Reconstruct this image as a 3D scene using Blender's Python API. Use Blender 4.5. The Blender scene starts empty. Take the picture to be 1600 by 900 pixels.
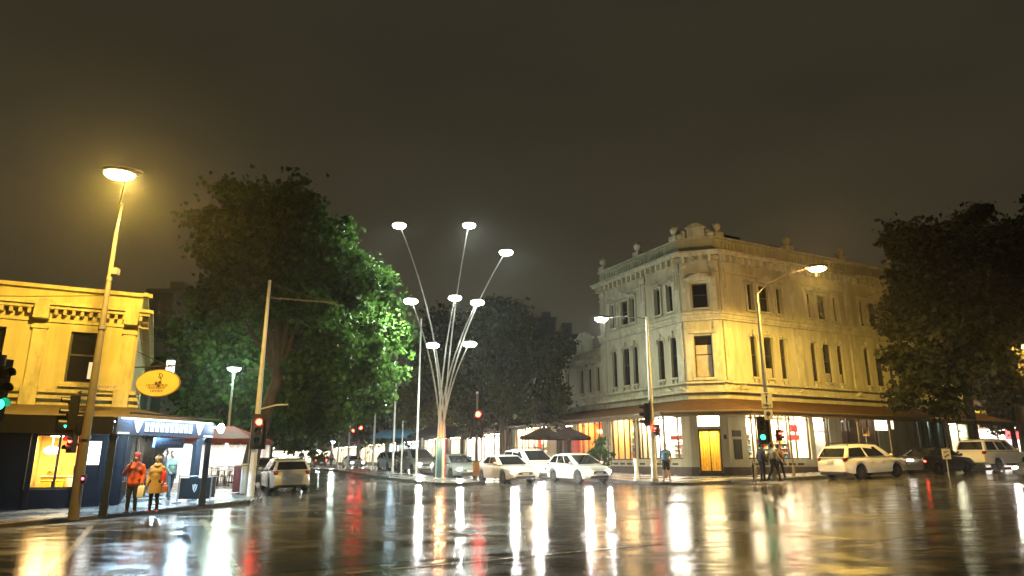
import bpy, bmesh, math, random
import numpy as np
from mathutils import Matrix, Vector
from math import sin, cos, tan, pi, radians, atan2, sqrt, tanh, hypot

sc = bpy.context.scene
COL = sc.collection
rnd = random.Random(11)

# ------------------------------------------------------------------ camera
FPX, PITCH, CZ = 1063.0, radians(14.25), 1.85
cam_d = bpy.data.cameras.new("camera")
cam_d.sensor_width = 36.0
cam_d.lens = FPX / 1600 * 36
cam_d.clip_end = 3000
cam = bpy.data.objects.new("camera", cam_d)
cam.location = (0, 0, CZ)
cam.rotation_euler = (radians(90) + PITCH, 0, 0)
COL.objects.link(cam)
sc.camera = cam

# ------------------------------------------------------------------ night sky: overcast, lit from below by the town
world = bpy.data.worlds.new("World")
sc.world = world
world.use_nodes = True
wn, wl = world.node_tree.nodes, world.node_tree.links
wn.clear()
w_out = wn.new("ShaderNodeOutputWorld")
w_bg = wn.new("ShaderNodeBackground")
w_sky = wn.new("ShaderNodeTexSky")
w_sky.sky_type = 'NISHITA'
w_sky.sun_disc = False
w_sky.sun_elevation = radians(-4)
w_sky.sun_rotation = radians(200)
w_bg2 = wn.new("ShaderNodeBackground")
w_bg2.inputs[1].default_value = 0.05
wl.new(w_sky.outputs[0], w_bg2.inputs[0])
w_tc = wn.new("ShaderNodeTexCoord")
w_sep = wn.new("ShaderNodeSeparateXYZ")
wl.new(w_tc.outputs["Generated"], w_sep.inputs[0])
w_ramp = wn.new("ShaderNodeValToRGB")
cr = w_ramp.color_ramp
cr.elements[0].position = 0.0; cr.elements[0].color = (.038, .031, .0165, 1)
cr.elements[1].position = 1.0; cr.elements[1].color = (.019, .0155, .009, 1)
e = cr.elements.new(.28); e.color = (.042, .0355, .020, 1)
e = cr.elements.new(.58); e.color = (.031, .0255, .0150, 1)
wl.new(w_sep.outputs[2], w_ramp.inputs[0])
w_noise = wn.new("ShaderNodeTexNoise")
w_noise.inputs["Scale"].default_value = 2.3
w_noise.inputs["Detail"].default_value = 5
w_map = wn.new("ShaderNodeMapping")
w_map.inputs["Scale"].default_value = (1, 1, 3)
wl.new(w_tc.outputs["Generated"], w_map.inputs[0])
wl.new(w_map.outputs[0], w_noise.inputs["Vector"])
w_mr = wn.new("ShaderNodeMapRange")
w_mr.inputs[1].default_value = .3; w_mr.inputs[2].default_value = .7
w_mr.inputs[3].default_value = .82; w_mr.inputs[4].default_value = 1.15
wl.new(w_noise.outputs[0], w_mr.inputs[0])
w_mul = wn.new("ShaderNodeMix"); w_mul.data_type = 'RGBA'; w_mul.blend_type = 'MULTIPLY'
w_mul.inputs[0].default_value = 1
wl.new(w_ramp.outputs[0], w_mul.inputs[6])
wl.new(w_mr.outputs[0], w_mul.inputs[7])
wl.new(w_mul.outputs[2], w_bg.inputs[0])
w_bg.inputs[1].default_value = 1.0
w_add = wn.new("ShaderNodeAddShader")
wl.new(w_bg.outputs[0], w_add.inputs[0]); wl.new(w_bg2.outputs[0], w_add.inputs[1])
wl.new(w_add.outputs[0], w_out.inputs[0])

vs = sc.view_settings
vs.view_transform = 'Standard'; vs.look = 'None'; vs.exposure = 0.0; vs.gamma = 1.0
vs.use_curve_mapping = False
cy = sc.cycles
cy.use_light_tree = True
cy.max_bounces = 6; cy.diffuse_bounces = 2; cy.glossy_bounces = 3; cy.transmission_bounces = 4
cy.transparent_max_bounces = 8
cy.sample_clamp_indirect = 4.0
cy.sample_clamp_direct = 0.0
cy.caustics_reflective = False; cy.caustics_refractive = False
cy.blur_glossy = 0.3
cy.use_denoising = True

# ------------------------------------------------------------------ terrain and picture geometry
def sstep(a, b, x):
    t = min(1.0, max(0.0, (x - a) / (b - a)))
    return t * t * (3 - 2 * t)
def g(x, y):
    return .8 * sstep(4, 46, y) + .48 * tanh(x / 40) + .2 * sstep(10, 30, x) + .45 * sstep(40, 60, y) * (1 - sstep(0, 15, x))
FP = .13                                       # footpath height above the road
def ray(px, py):
    u = (px - 800) / FPX; v = (450 - py) / FPX
    return u, cos(PITCH) - v * sin(PITCH), sin(PITCH) + v * cos(PITCH)
def at(px, py, Y):
    r = ray(px, py); s = Y / r[1]
    return Vector((r[0] * s, Y, CZ + r[2] * s))
def on(px, Y, dz=0.0):                          # the point of the ground seen at column px, Y metres out
    x = 0
    for _ in range(4):
        d = Y * cos(PITCH) + (g(x, Y) + dz - CZ) * sin(PITCH)
        x = (px - 800) / FPX * d
    return Vector((x, Y, g(x, Y) + dz))
US = Vector((.891, .455, 0)).normalized()       # along the cross street
VSD = Vector((-.455, .891, 0)).normalized()     # up the side street

# ------------------------------------------------------------------ materials
MATS = {}
def principled(name):
    m = bpy.data.materials.new(name); m.use_nodes = True
    n = m.node_tree.nodes; b = n.get("Principled BSDF")
    return m, n, m.node_tree.links, b
def mat(name, col, rough=.6, metal=0.0, var=.18, scale=3.0, coat=0.0, bump=0.0, spec=.5, stretch=None):
    if name in MATS: return MATS[name]
    m, n, l, b = principled(name)
    b.inputs["Roughness"].default_value = rough
    b.inputs["Metallic"].default_value = metal
    b.inputs["Specular IOR Level"].default_value = spec
    if coat: b.inputs["Coat Weight"].default_value = coat; b.inputs["Coat Roughness"].default_value = .04
    tc = n.new("ShaderNodeTexCoord")
    nz = n.new("ShaderNodeTexNoise"); nz.inputs["Scale"].default_value = scale; nz.inputs["Detail"].default_value = 6
    if stretch:
        mp = n.new("ShaderNodeMapping"); mp.inputs["Scale"].default_value = stretch
        l.new(tc.outputs["Object"], mp.inputs[0]); l.new(mp.outputs[0], nz.inputs["Vector"])
    else:
        l.new(tc.outputs["Object"], nz.inputs["Vector"])
    mr = n.new("ShaderNodeMapRange")
    mr.inputs[1].default_value = .3; mr.inputs[2].default_value = .7
    mr.inputs[3].default_value = 1 - var; mr.inputs[4].default_value = 1 + var
    l.new(nz.outputs[0], mr.inputs[0])
    mx = n.new("ShaderNodeMix"); mx.data_type = 'RGBA'; mx.blend_type = 'MULTIPLY'; mx.inputs[0].default_value = 1
    mx.inputs[6].default_value = (*col, 1)
    l.new(mr.outputs[0], mx.inputs[7]); l.new(mx.outputs[2], b.inputs["Base Color"])
    if bump:
        bp = n.new("ShaderNodeBump"); bp.inputs["Strength"].default_value = bump; bp.inputs["Distance"].default_value = .02
        l.new(nz.outputs[0], bp.inputs["Height"]); l.new(bp.outputs[0], b.inputs["Normal"])
    MATS[name] = m
    return m
def emit(name, col, strength):
    if name in MATS: return MATS[name]
    m, n, l, b = principled(name)
    b.inputs["Base Color"].default_value = (*[c * .5 for c in col], 1)
    b.inputs["Emission Color"].default_value = (*col, 1)
    b.inputs["Emission Strength"].default_value = strength
    MATS[name] = m
    return m
def glass(name, tint=(1, 1, 1), refl=.10):
    if name in MATS: return MATS[name]
    m, n, l, b = principled(name)
    n.remove(b)
    t = n.new("ShaderNodeBsdfTransparent"); t.inputs[0].default_value = (*tint, 1)
    gl = n.new("ShaderNodeBsdfGlossy"); gl.inputs["Roughness"].default_value = .03
    fr = n.new("ShaderNodeFresnel"); fr.inputs[0].default_value = 1.45
    mr = n.new("ShaderNodeMapRange"); mr.inputs[3].default_value = refl * .6; mr.inputs[4].default_value = .9
    l.new(fr.outputs[0], mr.inputs[0])
    mx = n.new("ShaderNodeMixShader")
    l.new(mr.outputs[0], mx.inputs[0]); l.new(t.outputs[0], mx.inputs[1]); l.new(gl.outputs[0], mx.inputs[2])
    l.new(mx.outputs[0], n.get("Material Output").inputs[0])
    MATS[name] = m
    return m
def leafmat(name, c1, c2):
    if name in MATS: return MATS[name]
    m, n, l, b = principled(name)
    b.inputs["Roughness"].default_value = .45
    b.inputs["Specular IOR Level"].default_value = .10
    ge = n.new("ShaderNodeNewGeometry")
    rp = n.new("ShaderNodeValToRGB")
    rp.color_ramp.elements[0].color = (*c1, 1); rp.color_ramp.elements[1].color = (*c2, 1)
    l.new(ge.outputs["Random Per Island"], rp.inputs[0])
    l.new(rp.outputs[0], b.inputs["Base Color"])
    tr = n.new("ShaderNodeBsdfTranslucent"); l.new(rp.outputs[0], tr.inputs[0])
    mx = n.new("ShaderNodeMixShader"); mx.inputs[0].default_value = .3
    l.new(b.outputs[0], mx.inputs[1]); l.new(tr.outputs[0], mx.inputs[2])
    l.new(mx.outputs[0], n.get("Material Output").inputs[0])
    MATS[name] = m
    return m

def road_mat():
    m, n, l, b = principled("wet_asphalt")
    tc = n.new("ShaderNodeTexCoord")
    def noise(scale, detail, stretch=(1, 1, 1), rot=0):
        mp = n.new("ShaderNodeMapping"); mp.inputs["Scale"].default_value = stretch; mp.inputs["Rotation"].default_value = (0, 0, rot)
        l.new(tc.outputs["Object"], mp.inputs[0])
        z = n.new("ShaderNodeTexNoise"); z.inputs["Scale"].default_value = scale; z.inputs["Detail"].default_value = detail
        l.new(mp.outputs[0], z.inputs["Vector"]); return z
    def rng(src, a, b_, c, d):
        r = n.new("ShaderNodeMapRange"); r.inputs[1].default_value = a; r.inputs[2].default_value = b_
        r.inputs[3].default_value = c; r.inputs[4].default_value = d; l.new(src, r.inputs[0]); return r
    big = noise(.25, 7, (1, 1.5, 1), .3)          # puddled and drained patches, drawn out across the view
    fine = noise(38, 5)
    wheel = noise(2.1, 10, (.45, 1.4, 1), .25)
    mix = n.new("ShaderNodeMath"); mix.operation = 'ADD'
    l.new(big.outputs[0], mix.inputs[0])
    w2 = rng(wheel.outputs[0], .35, .65, -.17, .17); l.new(w2.outputs[0], mix.inputs[1])
    ro = rng(mix.outputs[0], .34, .66, .05, .25)
    l.new(ro.outputs[0], b.inputs["Roughness"])
    co = n.new("ShaderNodeValToRGB")
    co.color_ramp.elements[0].position = .35; co.color_ramp.elements[0].color = (.028, .028, .027, 1)
    co.color_ramp.elements[1].position = .7; co.color_ramp.elements[1].color = (.085, .08, .072, 1)
    l.new(mix.outputs[0], co.inputs[0]); l.new(co.outputs[0], b.inputs["Base Color"])
    b.inputs["Specular IOR Level"].default_value = .75
    ripple = noise(3.2, 5, (.55, 1.5, 1), .15)
    hs = n.new("ShaderNodeMath"); hs.operation = 'MULTIPLY_ADD'; hs.inputs[1].default_value = .30
    l.new(fine.outputs[0], hs.inputs[0]); l.new(ripple.outputs[0], hs.inputs[2])
    bp = n.new("ShaderNodeBump"); bp.inputs["Strength"].default_value = .16; bp.inputs["Distance"].default_value = .04
    l.new(hs.outputs[0], bp.inputs["Height"]); l.new(bp.outputs[0], b.inputs["Normal"])
    return m
M_ROAD = road_mat()
def path_mat():
    m, n, l, b = principled("wet_paving")
    tc = n.new("ShaderNodeTexCoord")
    mp = n.new("ShaderNodeMapping"); mp.inputs["Rotation"].default_value = (0, 0, -.472); l.new(tc.outputs["Object"], mp.inputs[0])
    br = n.new("ShaderNodeTexBrick"); br.inputs["Scale"].default_value = 1.0
    br.inputs["Brick Width"].default_value = .6; br.inputs["Row Height"].default_value = .6; br.inputs["Mortar Size"].default_value = .008
    br.inputs["Color1"].default_value = (.14, .137, .13, 1); br.inputs["Color2"].default_value = (.18, .175, .165, 1); br.inputs["Mortar"].default_value = (.03, .03, .03, 1)
    l.new(mp.outputs[0], br.inputs[0])
    l.new(br.outputs[0], b.inputs["Base Color"])
    nz = n.new("ShaderNodeTexNoise"); nz.inputs["Scale"].default_value = .8; nz.inputs["Detail"].default_value = 6
    l.new(tc.outputs["Object"], nz.inputs["Vector"])
    r = n.new("ShaderNodeMapRange"); r.inputs[1].default_value = .35; r.inputs[2].default_value = .65; r.inputs[3].default_value = .10; r.inputs[4].default_value = .42
    l.new(nz.outputs[0], r.inputs[0]); l.new(r.outputs[0], b.inputs["Roughness"])
    bp = n.new("ShaderNodeBump"); bp.inputs["Strength"].default_value = .15; bp.inputs["Distance"].default_value = .02
    l.new(br.outputs[1], bp.inputs["Height"]); l.new(bp.outputs[0], b.inputs["Normal"])
    return m
M_PATH = path_mat()
M_KERB = mat("bluestone", (.06, .06, .062), .25, var=.3, scale=5, bump=.2)
M_PAINT = mat("road_paint", (.20, .19, .17), .22, var=.55, scale=4)
M_STUCCO = mat("cream_stucco", (.52, .505, .36), .8, var=.16, scale=.9, bump=.15, stretch=(1, 1, .35))
def stain(m, lo, scale, stretch):
    n, l = m.node_tree.nodes, m.node_tree.links; b = n["Principled BSDF"]
    src = b.inputs["Base Color"].links[0].from_socket
    tc = n.new("ShaderNodeTexCoord"); mp = n.new("ShaderNodeMapping"); mp.inputs["Scale"].default_value = stretch
    nz = n.new("ShaderNodeTexNoise"); nz.inputs["Scale"].default_value = scale; nz.inputs["Detail"].default_value = 8; nz.inputs["Roughness"].default_value = .65
    l.new(tc.outputs["Object"], mp.inputs[0]); l.new(mp.outputs[0], nz.inputs["Vector"])
    rp = n.new("ShaderNodeValToRGB"); rp.color_ramp.elements[0].position = .38; rp.color_ramp.elements[0].color = (lo, lo * .96, lo * .88, 1); rp.color_ramp.elements[1].position = .56
    l.new(nz.outputs[0], rp.inputs[0])
    mx = n.new("ShaderNodeMix"); mx.data_type = 'RGBA'; mx.blend_type = 'MULTIPLY'; mx.inputs[0].default_value = 1
    l.new(src, mx.inputs[6]); l.new(rp.outputs[0], mx.inputs[7]); l.new(mx.outputs[2], b.inputs["Base Color"])
stain(M_STUCCO, .80, 2.2, (1, 1, .12))
M_STUCCO2 = mat("stucco_trim", (.56, .545, .40), .75, var=.14, scale=1.6, bump=.1)
M_YWALL = mat("ochre_render", (.60, .53, .22), .8, var=.08, scale=1.2, bump=.1)
M_YTRIM = mat("ochre_trim", (.62, .55, .25), .75, var=.1, scale=2)
stain(M_STUCCO2, .74, 3.0, (1, 1, .25)); stain(M_YWALL, .82, 1.8, (1, 1, .15)); stain(M_YTRIM, .7, 3, (1, 1, .3))
M_NAVY = mat("navy_panel", (.007, .009, .014), .4, var=.25, spec=.25)
M_BLACK = mat("black_paint", (.012, .012, .013), .4)
M_DKBROWN = mat("awning_tin", (.085, .046, .022), .6, var=.3, scale=2, spec=.12)
M_DKGLASS = mat("dark_glass", (.012, .012, .013), .06, var=.05, spec=.7)
M_FRAME = mat("dark_frame", (.05, .042, .034), .5)
M_GLASS = glass("clear_glass")
M_STEEL = mat("galvanised", (.45, .45, .44), .45, .6, var=.12, scale=6)
M_WPOLE = mat("white_pole", (.62, .62, .60), .4, var=.1)
M_GPOLE = mat("grey_pole", (.16, .155, .14), .6, .1, var=.15, scale=6)
M_SIGNAL = mat("signal_black", (.010, .010, .011), .45)
M_BARK = mat("bark", (.075, .06, .045), .85, var=.4, scale=7, bump=.5, stretch=(1, 1, .3))
M_TYRE = mat("tyre", (.012, .012, .012), .7)
M_RIM = mat("rim", (.45, .45, .46), .3, .8)
M_CONC = mat("grey_render", (.13, .125, .11), .85, var=.2, scale=.8)
M_WHITE = mat("white_enamel", (.75, .75, .73), .35, var=.06)
M_SKIN = mat("skin", (.42, .27, .19), .55, var=.05)
M_CHROME = mat("chrome", (.6, .6, .6), .15, 1.0, var=.02)

# ------------------------------------------------------------------ mesh builder
class MB:
    def __init__(s): s.v = []; s.f = []; s.m = []; s.M = Matrix.Identity(4); s.cur = 0
    def at(s, o, u=None, z=0):
        """local frame: origin o, x along u, y to the left of u, z up"""
        a = atan2(u[1], u[0]) if u is not None else 0
        s.M = Matrix.Translation((o[0], o[1], o[2] if len(o) > 2 else z)) @ Matrix.Rotation(a, 4, 'Z')
        return s
    def add(s, vs_, fs):
        b = len(s.v)
        s.v += [tuple(s.M @ Vector(p)) for p in vs_]
        for f in fs: s.f.append(tuple(b + i for i in f)); s.m.append(s.cur)
    def box(s, x0, x1, y0, y1, z0, z1):
        s.add([(x0, y0, z0), (x1, y0, z0), (x1, y1, z0), (x0, y1, z0), (x0, y0, z1), (x1, y0, z1), (x1, y1, z1), (x0, y1, z1)],
              [(3, 2, 1, 0), (4, 5, 6, 7), (0, 1, 5, 4), (1, 2, 6, 5), (2, 3, 7, 6), (3, 0, 4, 7)]); return s
    def quad(s, *p): s.add(p, [tuple(range(len(p)))]); return s
    def prism_y(s, poly, y0, y1):               # outline in x,z pushed through y
        n = len(poly)
        s.add([(x, y0, z) for x, z in poly] + [(x, y1, z) for x, z in poly],
              [tuple(range(n)), tuple(range(2 * n - 1, n - 1, -1))] + [((i + 1) % n, i, n + i, n + (i + 1) % n) for i in range(n)]); return s
    def prism_z(s, poly, z0, z1):
        n = len(poly)
        s.add([(x, y, z0) for x, y in poly] + [(x, y, z1) for x, y in poly],
              [tuple(range(n - 1, -1, -1)), tuple(range(n, 2 * n))] + [(i, (i + 1) % n, n + (i + 1) % n, n + i) for i in range(n)]); return s
    def prism_x(s, poly, x0, x1):               # outline in y,z pushed along x
        n = len(poly)
        s.add([(x0, y, z) for y, z in poly] + [(x1, y, z) for y, z in poly],
              [tuple(range(n - 1, -1, -1)), tuple(range(n, 2 * n))] + [(i, (i + 1) % n, n + (i + 1) % n, n + i) for i in range(n)]); return s
    def tube(s, pts, r, n=10, cap=True):
        pts = [Vector(p) for p in pts]; k = len(pts)
        rs = [r] * k if isinstance(r, (int, float)) else list(r)
        vs_, fs = [], []
        prev = None
        for i, p in enumerate(pts):
            d = (pts[min(i + 1, k - 1)] - pts[max(i - 1, 0)]).normalized()
            if prev is None:
                a = d.orthogonal().normalized()
            else:
                a = prev - d * prev.dot(d)
                a = a.normalized() if a.length > 1e-6 else d.orthogonal().normalized()
            prev = a; b = d.cross(a)
            for j in range(n):
                t = 2 * pi * j / n
                vs_.append(p + (a * cos(t) + b * sin(t)) * rs[i])
        for i in range(k - 1):
            for j in range(n):
                fs.append((i * n + j, i * n + (j + 1) % n, (i + 1) * n + (j + 1) % n, (i + 1) * n + j))
        if cap:
            fs.append(tuple(range(n - 1, -1, -1))); fs.append(tuple(range((k - 1) * n, k * n)))
        s.add(vs_, fs); return s
    def lathe(s, prof, c=(0, 0, 0), n=16, axis='z', sx=1, sy=1):
        vs_, fs = [], []
        k = len(prof)
        for r, z in prof:
            for j in range(n):
                t = 2 * pi * j / n
                p = (r * cos(t) * sx, r * sin(t) * sy, z)
                if axis == 'y': p = (p[0], -p[2], p[1])
                if axis == 'x': p = (p[2], p[0], p[1])
                vs_.append((c[0] + p[0], c[1] + p[1], c[2] + p[2]))
        for i in range(k - 1):
            for j in range(n):
                fs.append((i * n + j, i * n + (j + 1) % n, (i + 1) * n + (j + 1) % n, (i + 1) * n + j))
        fs.append(tuple(range(n - 1, -1, -1))); fs.append(tuple(range((k - 1) * n, k * n)))
        s.add(vs_, fs); return s
    def ell(s, c, r, n=12, k=8):
        if isinstance(r, (int, float)): r = (r, r, r)
        vs_ = [(c[0], c[1], c[2] - r[2])]
        for i in range(1, k):
            a = -pi / 2 + pi * i / k
            for j in range(n):
                t = 2 * pi * j / n
                vs_.append((c[0] + r[0] * cos(a) * cos(t), c[1] + r[1] * cos(a) * sin(t), c[2] + r[2] * sin(a)))
        vs_.append((c[0], c[1], c[2] + r[2]))
        fs = [(0, 1 + (j + 1) % n, 1 + j) for j in range(n)]
        for i in range(k - 2):
            for j in range(n):
                a = 1 + i * n
                fs.append((a + j, a + (j + 1) % n, a + n + (j + 1) % n, a + n + j))
        L = len(vs_) - 1; a = 1 + (k - 2) * n
        fs += [(a + j, a + (j + 1) % n, L) for j in range(n)]
        s.add(vs_, fs); return s
    def build(s, name, mats, parent=None, smooth=False, world=False, bevel=0.0):
        me = bpy.data.meshes.new(name)
        vv = s.v
        if world and parent is not None:
            I = parent.matrix_basis.inverted()
            vv = [tuple(I @ Vector(p)) for p in vv]
        me.from_pydata(vv, [], s.f)
        mats = mats if isinstance(mats, (list, tuple)) else [mats]
        for m in mats: me.materials.append(m)
        if len(mats) > 1: me.polygons.foreach_set("material_index", s.m)
        if bevel:
            bm = bmesh.new(); bm.from_mesh(me)
            es = [e_ for e_ in bm.edges if len(e_.link_faces) == 2 and e_.calc_face_angle(0) > .5]
            bmesh.ops.bevel(bm, geom=es, offset=bevel, segments=2, affect='EDGES', profile=.6, clamp_overlap=True)
            bm.to_mesh(me); bm.free()
        if smooth or bevel:
            me.polygons.foreach_set("use_smooth", [True] * len(me.polygons))
            me.set_sharp_from_angle(angle=radians(42))
        o = bpy.data.objects.new(name, me)
        COL.objects.link(o)
        if parent is not None: o.parent = parent
        return o

def tag(o, label=None, cat=None, group=None, kind=None):
    if label: o['label'] = label
    if cat: o['category'] = cat
    if group: o['group'] = group
    if kind: o['kind'] = kind
    return o
def thing(name, label, cat, loc=(0, 0, 0), rz=0.0, group=None):
    o = bpy.data.objects.new(name, None)
    o.empty_display_size = .2
    o.matrix_basis = Matrix.Translation(loc) @ Matrix.Rotation(rz, 4, 'Z')
    COL.objects.link(o)
    return tag(o, label, cat, group)
def copy_tree(o, parent=None):
    c = o.copy(); COL.objects.link(c); c.parent = parent
    for ch in list(o.children):
        copy_tree(ch, c)
    return c
def place(o, x, y, heading=None, dz=0.0):
    """set on the ground, tilted with it; heading is the direction of the local x axis"""
    e_ = .5
    nrm = Vector((-(g(x + e_, y) - g(x - e_, y)) / (2 * e_), -(g(x, y + e_) - g(x, y - e_)) / (2 * e_), 1)).normalized()
    h = Vector((heading[0], heading[1], 0)); h = (h - nrm * h.dot(nrm)).normalized()
    s_ = nrm.cross(h)
    R = Matrix((h, s_, nrm)).transposed().to_4x4()
    o.matrix_basis = Matrix.Translation((x, y, g(x, y) + dz)) @ R
def lamp(name, loc, power, col, r=.12, parent=None, kind='POINT', spot=None, blend=.6, aim=None):
    d = bpy.data.lights.new(name, kind)
    d.energy = power; d.color = col
    if kind in ('POINT', 'SPOT'): d.shadow_soft_size = r
    if kind == 'SPOT': d.spot_size = radians(spot); d.spot_blend = blend
    o = bpy.data.objects.new(name, d); COL.objects.link(o)
    if parent is not None:
        o.parent = parent
        loc = parent.matrix_basis.inverted() @ Vector(loc)
        if aim is not None: aim = parent.matrix_basis.inverted().to_3x3() @ Vector(aim)
    o.location = loc
    if aim is not None: o.rotation_euler = Vector(aim).to_track_quat('-Z', 'Y').to_euler()
    return o
def area(name, loc, power, col, sx, sy, aim=(0, 0, -1), yaw=0.0, parent=None):
    d = bpy.data.lights.new(name, 'AREA'); d.shape = 'RECTANGLE'; d.size = sx; d.size_y = sy
    d.energy = power; d.color = col
    o = bpy.data.objects.new(name, d); COL.objects.link(o)
    R = Matrix.Rotation(yaw, 4, 'Z')
    if tuple(aim) != (0, 0, -1): R = Vector(aim).to_track_quat('-Z', 'Y').to_matrix().to_4x4()
    M = Matrix.Translation(loc) @ R
    if parent is not None: o.parent = parent; M = parent.matrix_basis.inverted() @ M
    o.matrix_basis = M
    return o
def text(body, name, size, mtl, parent, loc, u, up=Vector((0, 0, 1)), depth=.004, align='CENTER'):
    """raised lettering; loc in world, u the reading direction"""
    c = bpy.data.curves.new(name, 'FONT'); c.body = body; c.size = size; c.extrude = depth
    c.align_x = align; c.align_y = 'CENTER'
    c.materials.append(mtl)
    o = bpy.data.objects.new(name, c); COL.objects.link(o)
    u = Vector(u).normalized(); n_ = u.cross(up)
    R = Matrix((u, up, n_)).transposed().to_4x4()
    M = Matrix.Translation(loc) @ R
    bpy.context.view_layer.update()
    me = bpy.data.meshes.new_from_object(o.evaluated_get(bpy.context.evaluated_depsgraph_get()))
    bpy.data.objects.remove(o); bpy.data.curves.remove(c)
    me.materials.clear(); me.materials.append(mtl)
    o = bpy.data.objects.new(name, me); COL.objects.link(o)
    if parent is not None: o.parent = parent; M = parent.matrix_basis.inverted() @ M
    o.matrix_basis = M
    return o

# ================================================================== GROUND
def axis_pts(lo, hi, step, far):
    a = list(np.arange(lo, hi + 1e-6, step)); s_ = step
    l_, r_ = [], []
    x = lo
    while x > -far: s_ *= 1.35; x -= s_; l_.append(x)
    s_ = step; x = hi
    while x < far: s_ *= 1.35; x += s_; r_.append(x)
    return l_[::-1] + a + r_
xs = axis_pts(-60, 70, 1.0, 900); ys = axis_pts(-20, 130, 1.0, 900)
mb = MB()
mb.v = [(x, y, g(x, y)) for y in ys for x in xs]
nx = len(xs)
mb.f = [(j * nx + i, j * nx + i + 1, (j + 1) * nx + i + 1, (j + 1) * nx + i) for j in range(len(ys) - 1) for i in range(nx - 1)]
mb.m = [0] * len(mb.f)
tag(mb.build("road", M_ROAD, smooth=True), kind='structure')

def resample(a, b, step=1.0):
    """two control lines with matching points -> two dense lines with matching points"""
    A, B = [], []
    for i in range(len(a) - 1):
        d = max((Vector(a[i + 1]) - Vector(a[i])).length, (Vector(b[i + 1]) - Vector(b[i])).length)
        n = max(1, min(140, int(d / step)))
        for k in range(n):
            t = k / n
            A.append(Vector(a[i]).lerp(Vector(a[i + 1]), t)); B.append(Vector(b[i]).lerp(Vector(b[i + 1]), t))
    A.append(Vector(a[-1])); B.append(Vector(b[-1]))
    return A, B
def footpath(name, kerb, inner, cross=8):
    K, I = resample(kerb, inner)
    top, kb = MB(), MB()
    n = cross + 1
    for k, i in zip(K, I):
        w = (i - k).length; k0 = k.lerp(i, min(.5, .3 / max(w, .01)))
        for c in range(n):
            p = k0.lerp(i, c / cross); top.v.append((p.x, p.y, g(p.x, p.y) + FP))
        z = g(k.x, k.y); z2 = g(k0.x, k0.y)
        o_ = k.lerp(i, -.02 / max(w, .01))
        kb.v += [(o_.x, o_.y, z - .3), (o_.x, o_.y, z + FP - .02), (k.x, k.y, z + FP + .004), (k0.x, k0.y, z2 + FP + .004), (k0.x, k0.y, z2 - .3)]
    for r in range(len(K) - 1):
        for c in range(cross):
            a = r * n + c; top.f.append((a, a + 1, a + n + 1, a + n)); top.m.append(0)
        for c in range(4):
            a = r * 5 + c; kb.f.append((a, a + 1, a + 6, a + 5)); kb.m.append(0)
    tag(top.build(name, M_PATH, smooth=True), kind='structure')
    tag(kb.build("kerb", M_KERB), kind='structure')
footpath("footpath",
    [(-75, -12.7), (-16.5, 17.2), (-13.9, 19.3), (-12.0, 22.0), (-10.7, 24.2), (-9.7, 26.3), (-9.7, 27.6), (-10.4, 28.8), (-11.5, 30.7), (-11.5 - .455 * 140, 30.7 + .89 * 140)],
    [(-78.6, -5.6), (-20.1, 24.3), (-19.6, 25.2), (-19.3, 25.8), (-19.1, 26.2), (-19, 26.5), (-18.9, 26.7), (-18.8, 26.9), (-18.6, 27.1), (-18.6 - .455 * 140, 27.1 + .89 * 140)])
KC = Vector((7.36, 33.0))
arc = []
for k in range(7):
    t = k / 6; a = KC + Vector((-.455, .89)) * 2.2; b = KC + Vector((.891, .455)) * 2.2
    arc.append(tuple((1 - t) ** 2 * a + 2 * t * (1 - t) * KC + t * t * b))
footpath("footpath",
    [(7.36 - .455 * 150, 33 + .89 * 150)] + arc + [(7.36 + .891 * 120, 33 + .455 * 120)],
    [(-52.9, 170.6)] + [(11.0 + .15 * k, 45.7 - .05 * k) for k in range(7)] + [(110.3, 95.6)])
# planted-over median with the light mast and flagpoles
SM = Vector((-4.06, 40.0))
def med(t, o): return Vector((SM.x + VSD.x * t + US.x * o, SM.y + VSD.y * t + US.y * o))
L_, R_ = [], []
for k in range(9):
    a = pi / 2 * (1 - k / 8)
    L_.append(med(-3.2 - 1.3 * sin(a) + .0, -.25 - 1.45 * cos(a))); R_.append(med(-3.2 - 1.3 * sin(a), -.25 + 1.45 * cos(a)))
for t in range(-2, 130, 1): L_.append(med(t, -1.7)); R_.append(med(t, 1.2))
mb, kb = MB(), MB()
for a, b in zip(L_, R_):
    w = (b - a).length
    kk = min(.49, .25 / max(w, .001))
    a2, b2 = a.lerp(b, kk), b.lerp(a, kk)
    for c in range(4):
        p = a2.lerp(b2, c / 3); mb.v.append((p.x, p.y, g(p.x, p.y) + FP))
    za, zb = g(a.x, a.y), g(b.x, b.y)
    kb.v += [(a.x, a.y, za - .3), (a.x, a.y, za + FP), (a2.x, a2.y, za + FP + .004), (a2.x, a2.y, za - .3),
             (b.x, b.y, zb - .3), (b.x, b.y, zb + FP), (b2.x, b2.y, zb + FP + .004), (b2.x, b2.y, zb - .3)]
for r in range(len(L_) - 1):
    for c in range(3):
        a = r * 4 + c; mb.f.append((a, a + 1, a + 5, a + 4)); mb.m.append(0)
    for c in (0, 1, 2, 4, 5, 6):
        a = r * 8 + c; kb.f.append((a, a + 1, a + 9, a + 8)); kb.m.append(0)
tag(mb.build("median_path", M_PATH), kind='structure')
tag(kb.build("median_kerb", M_KERB), kind='structure')

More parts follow.
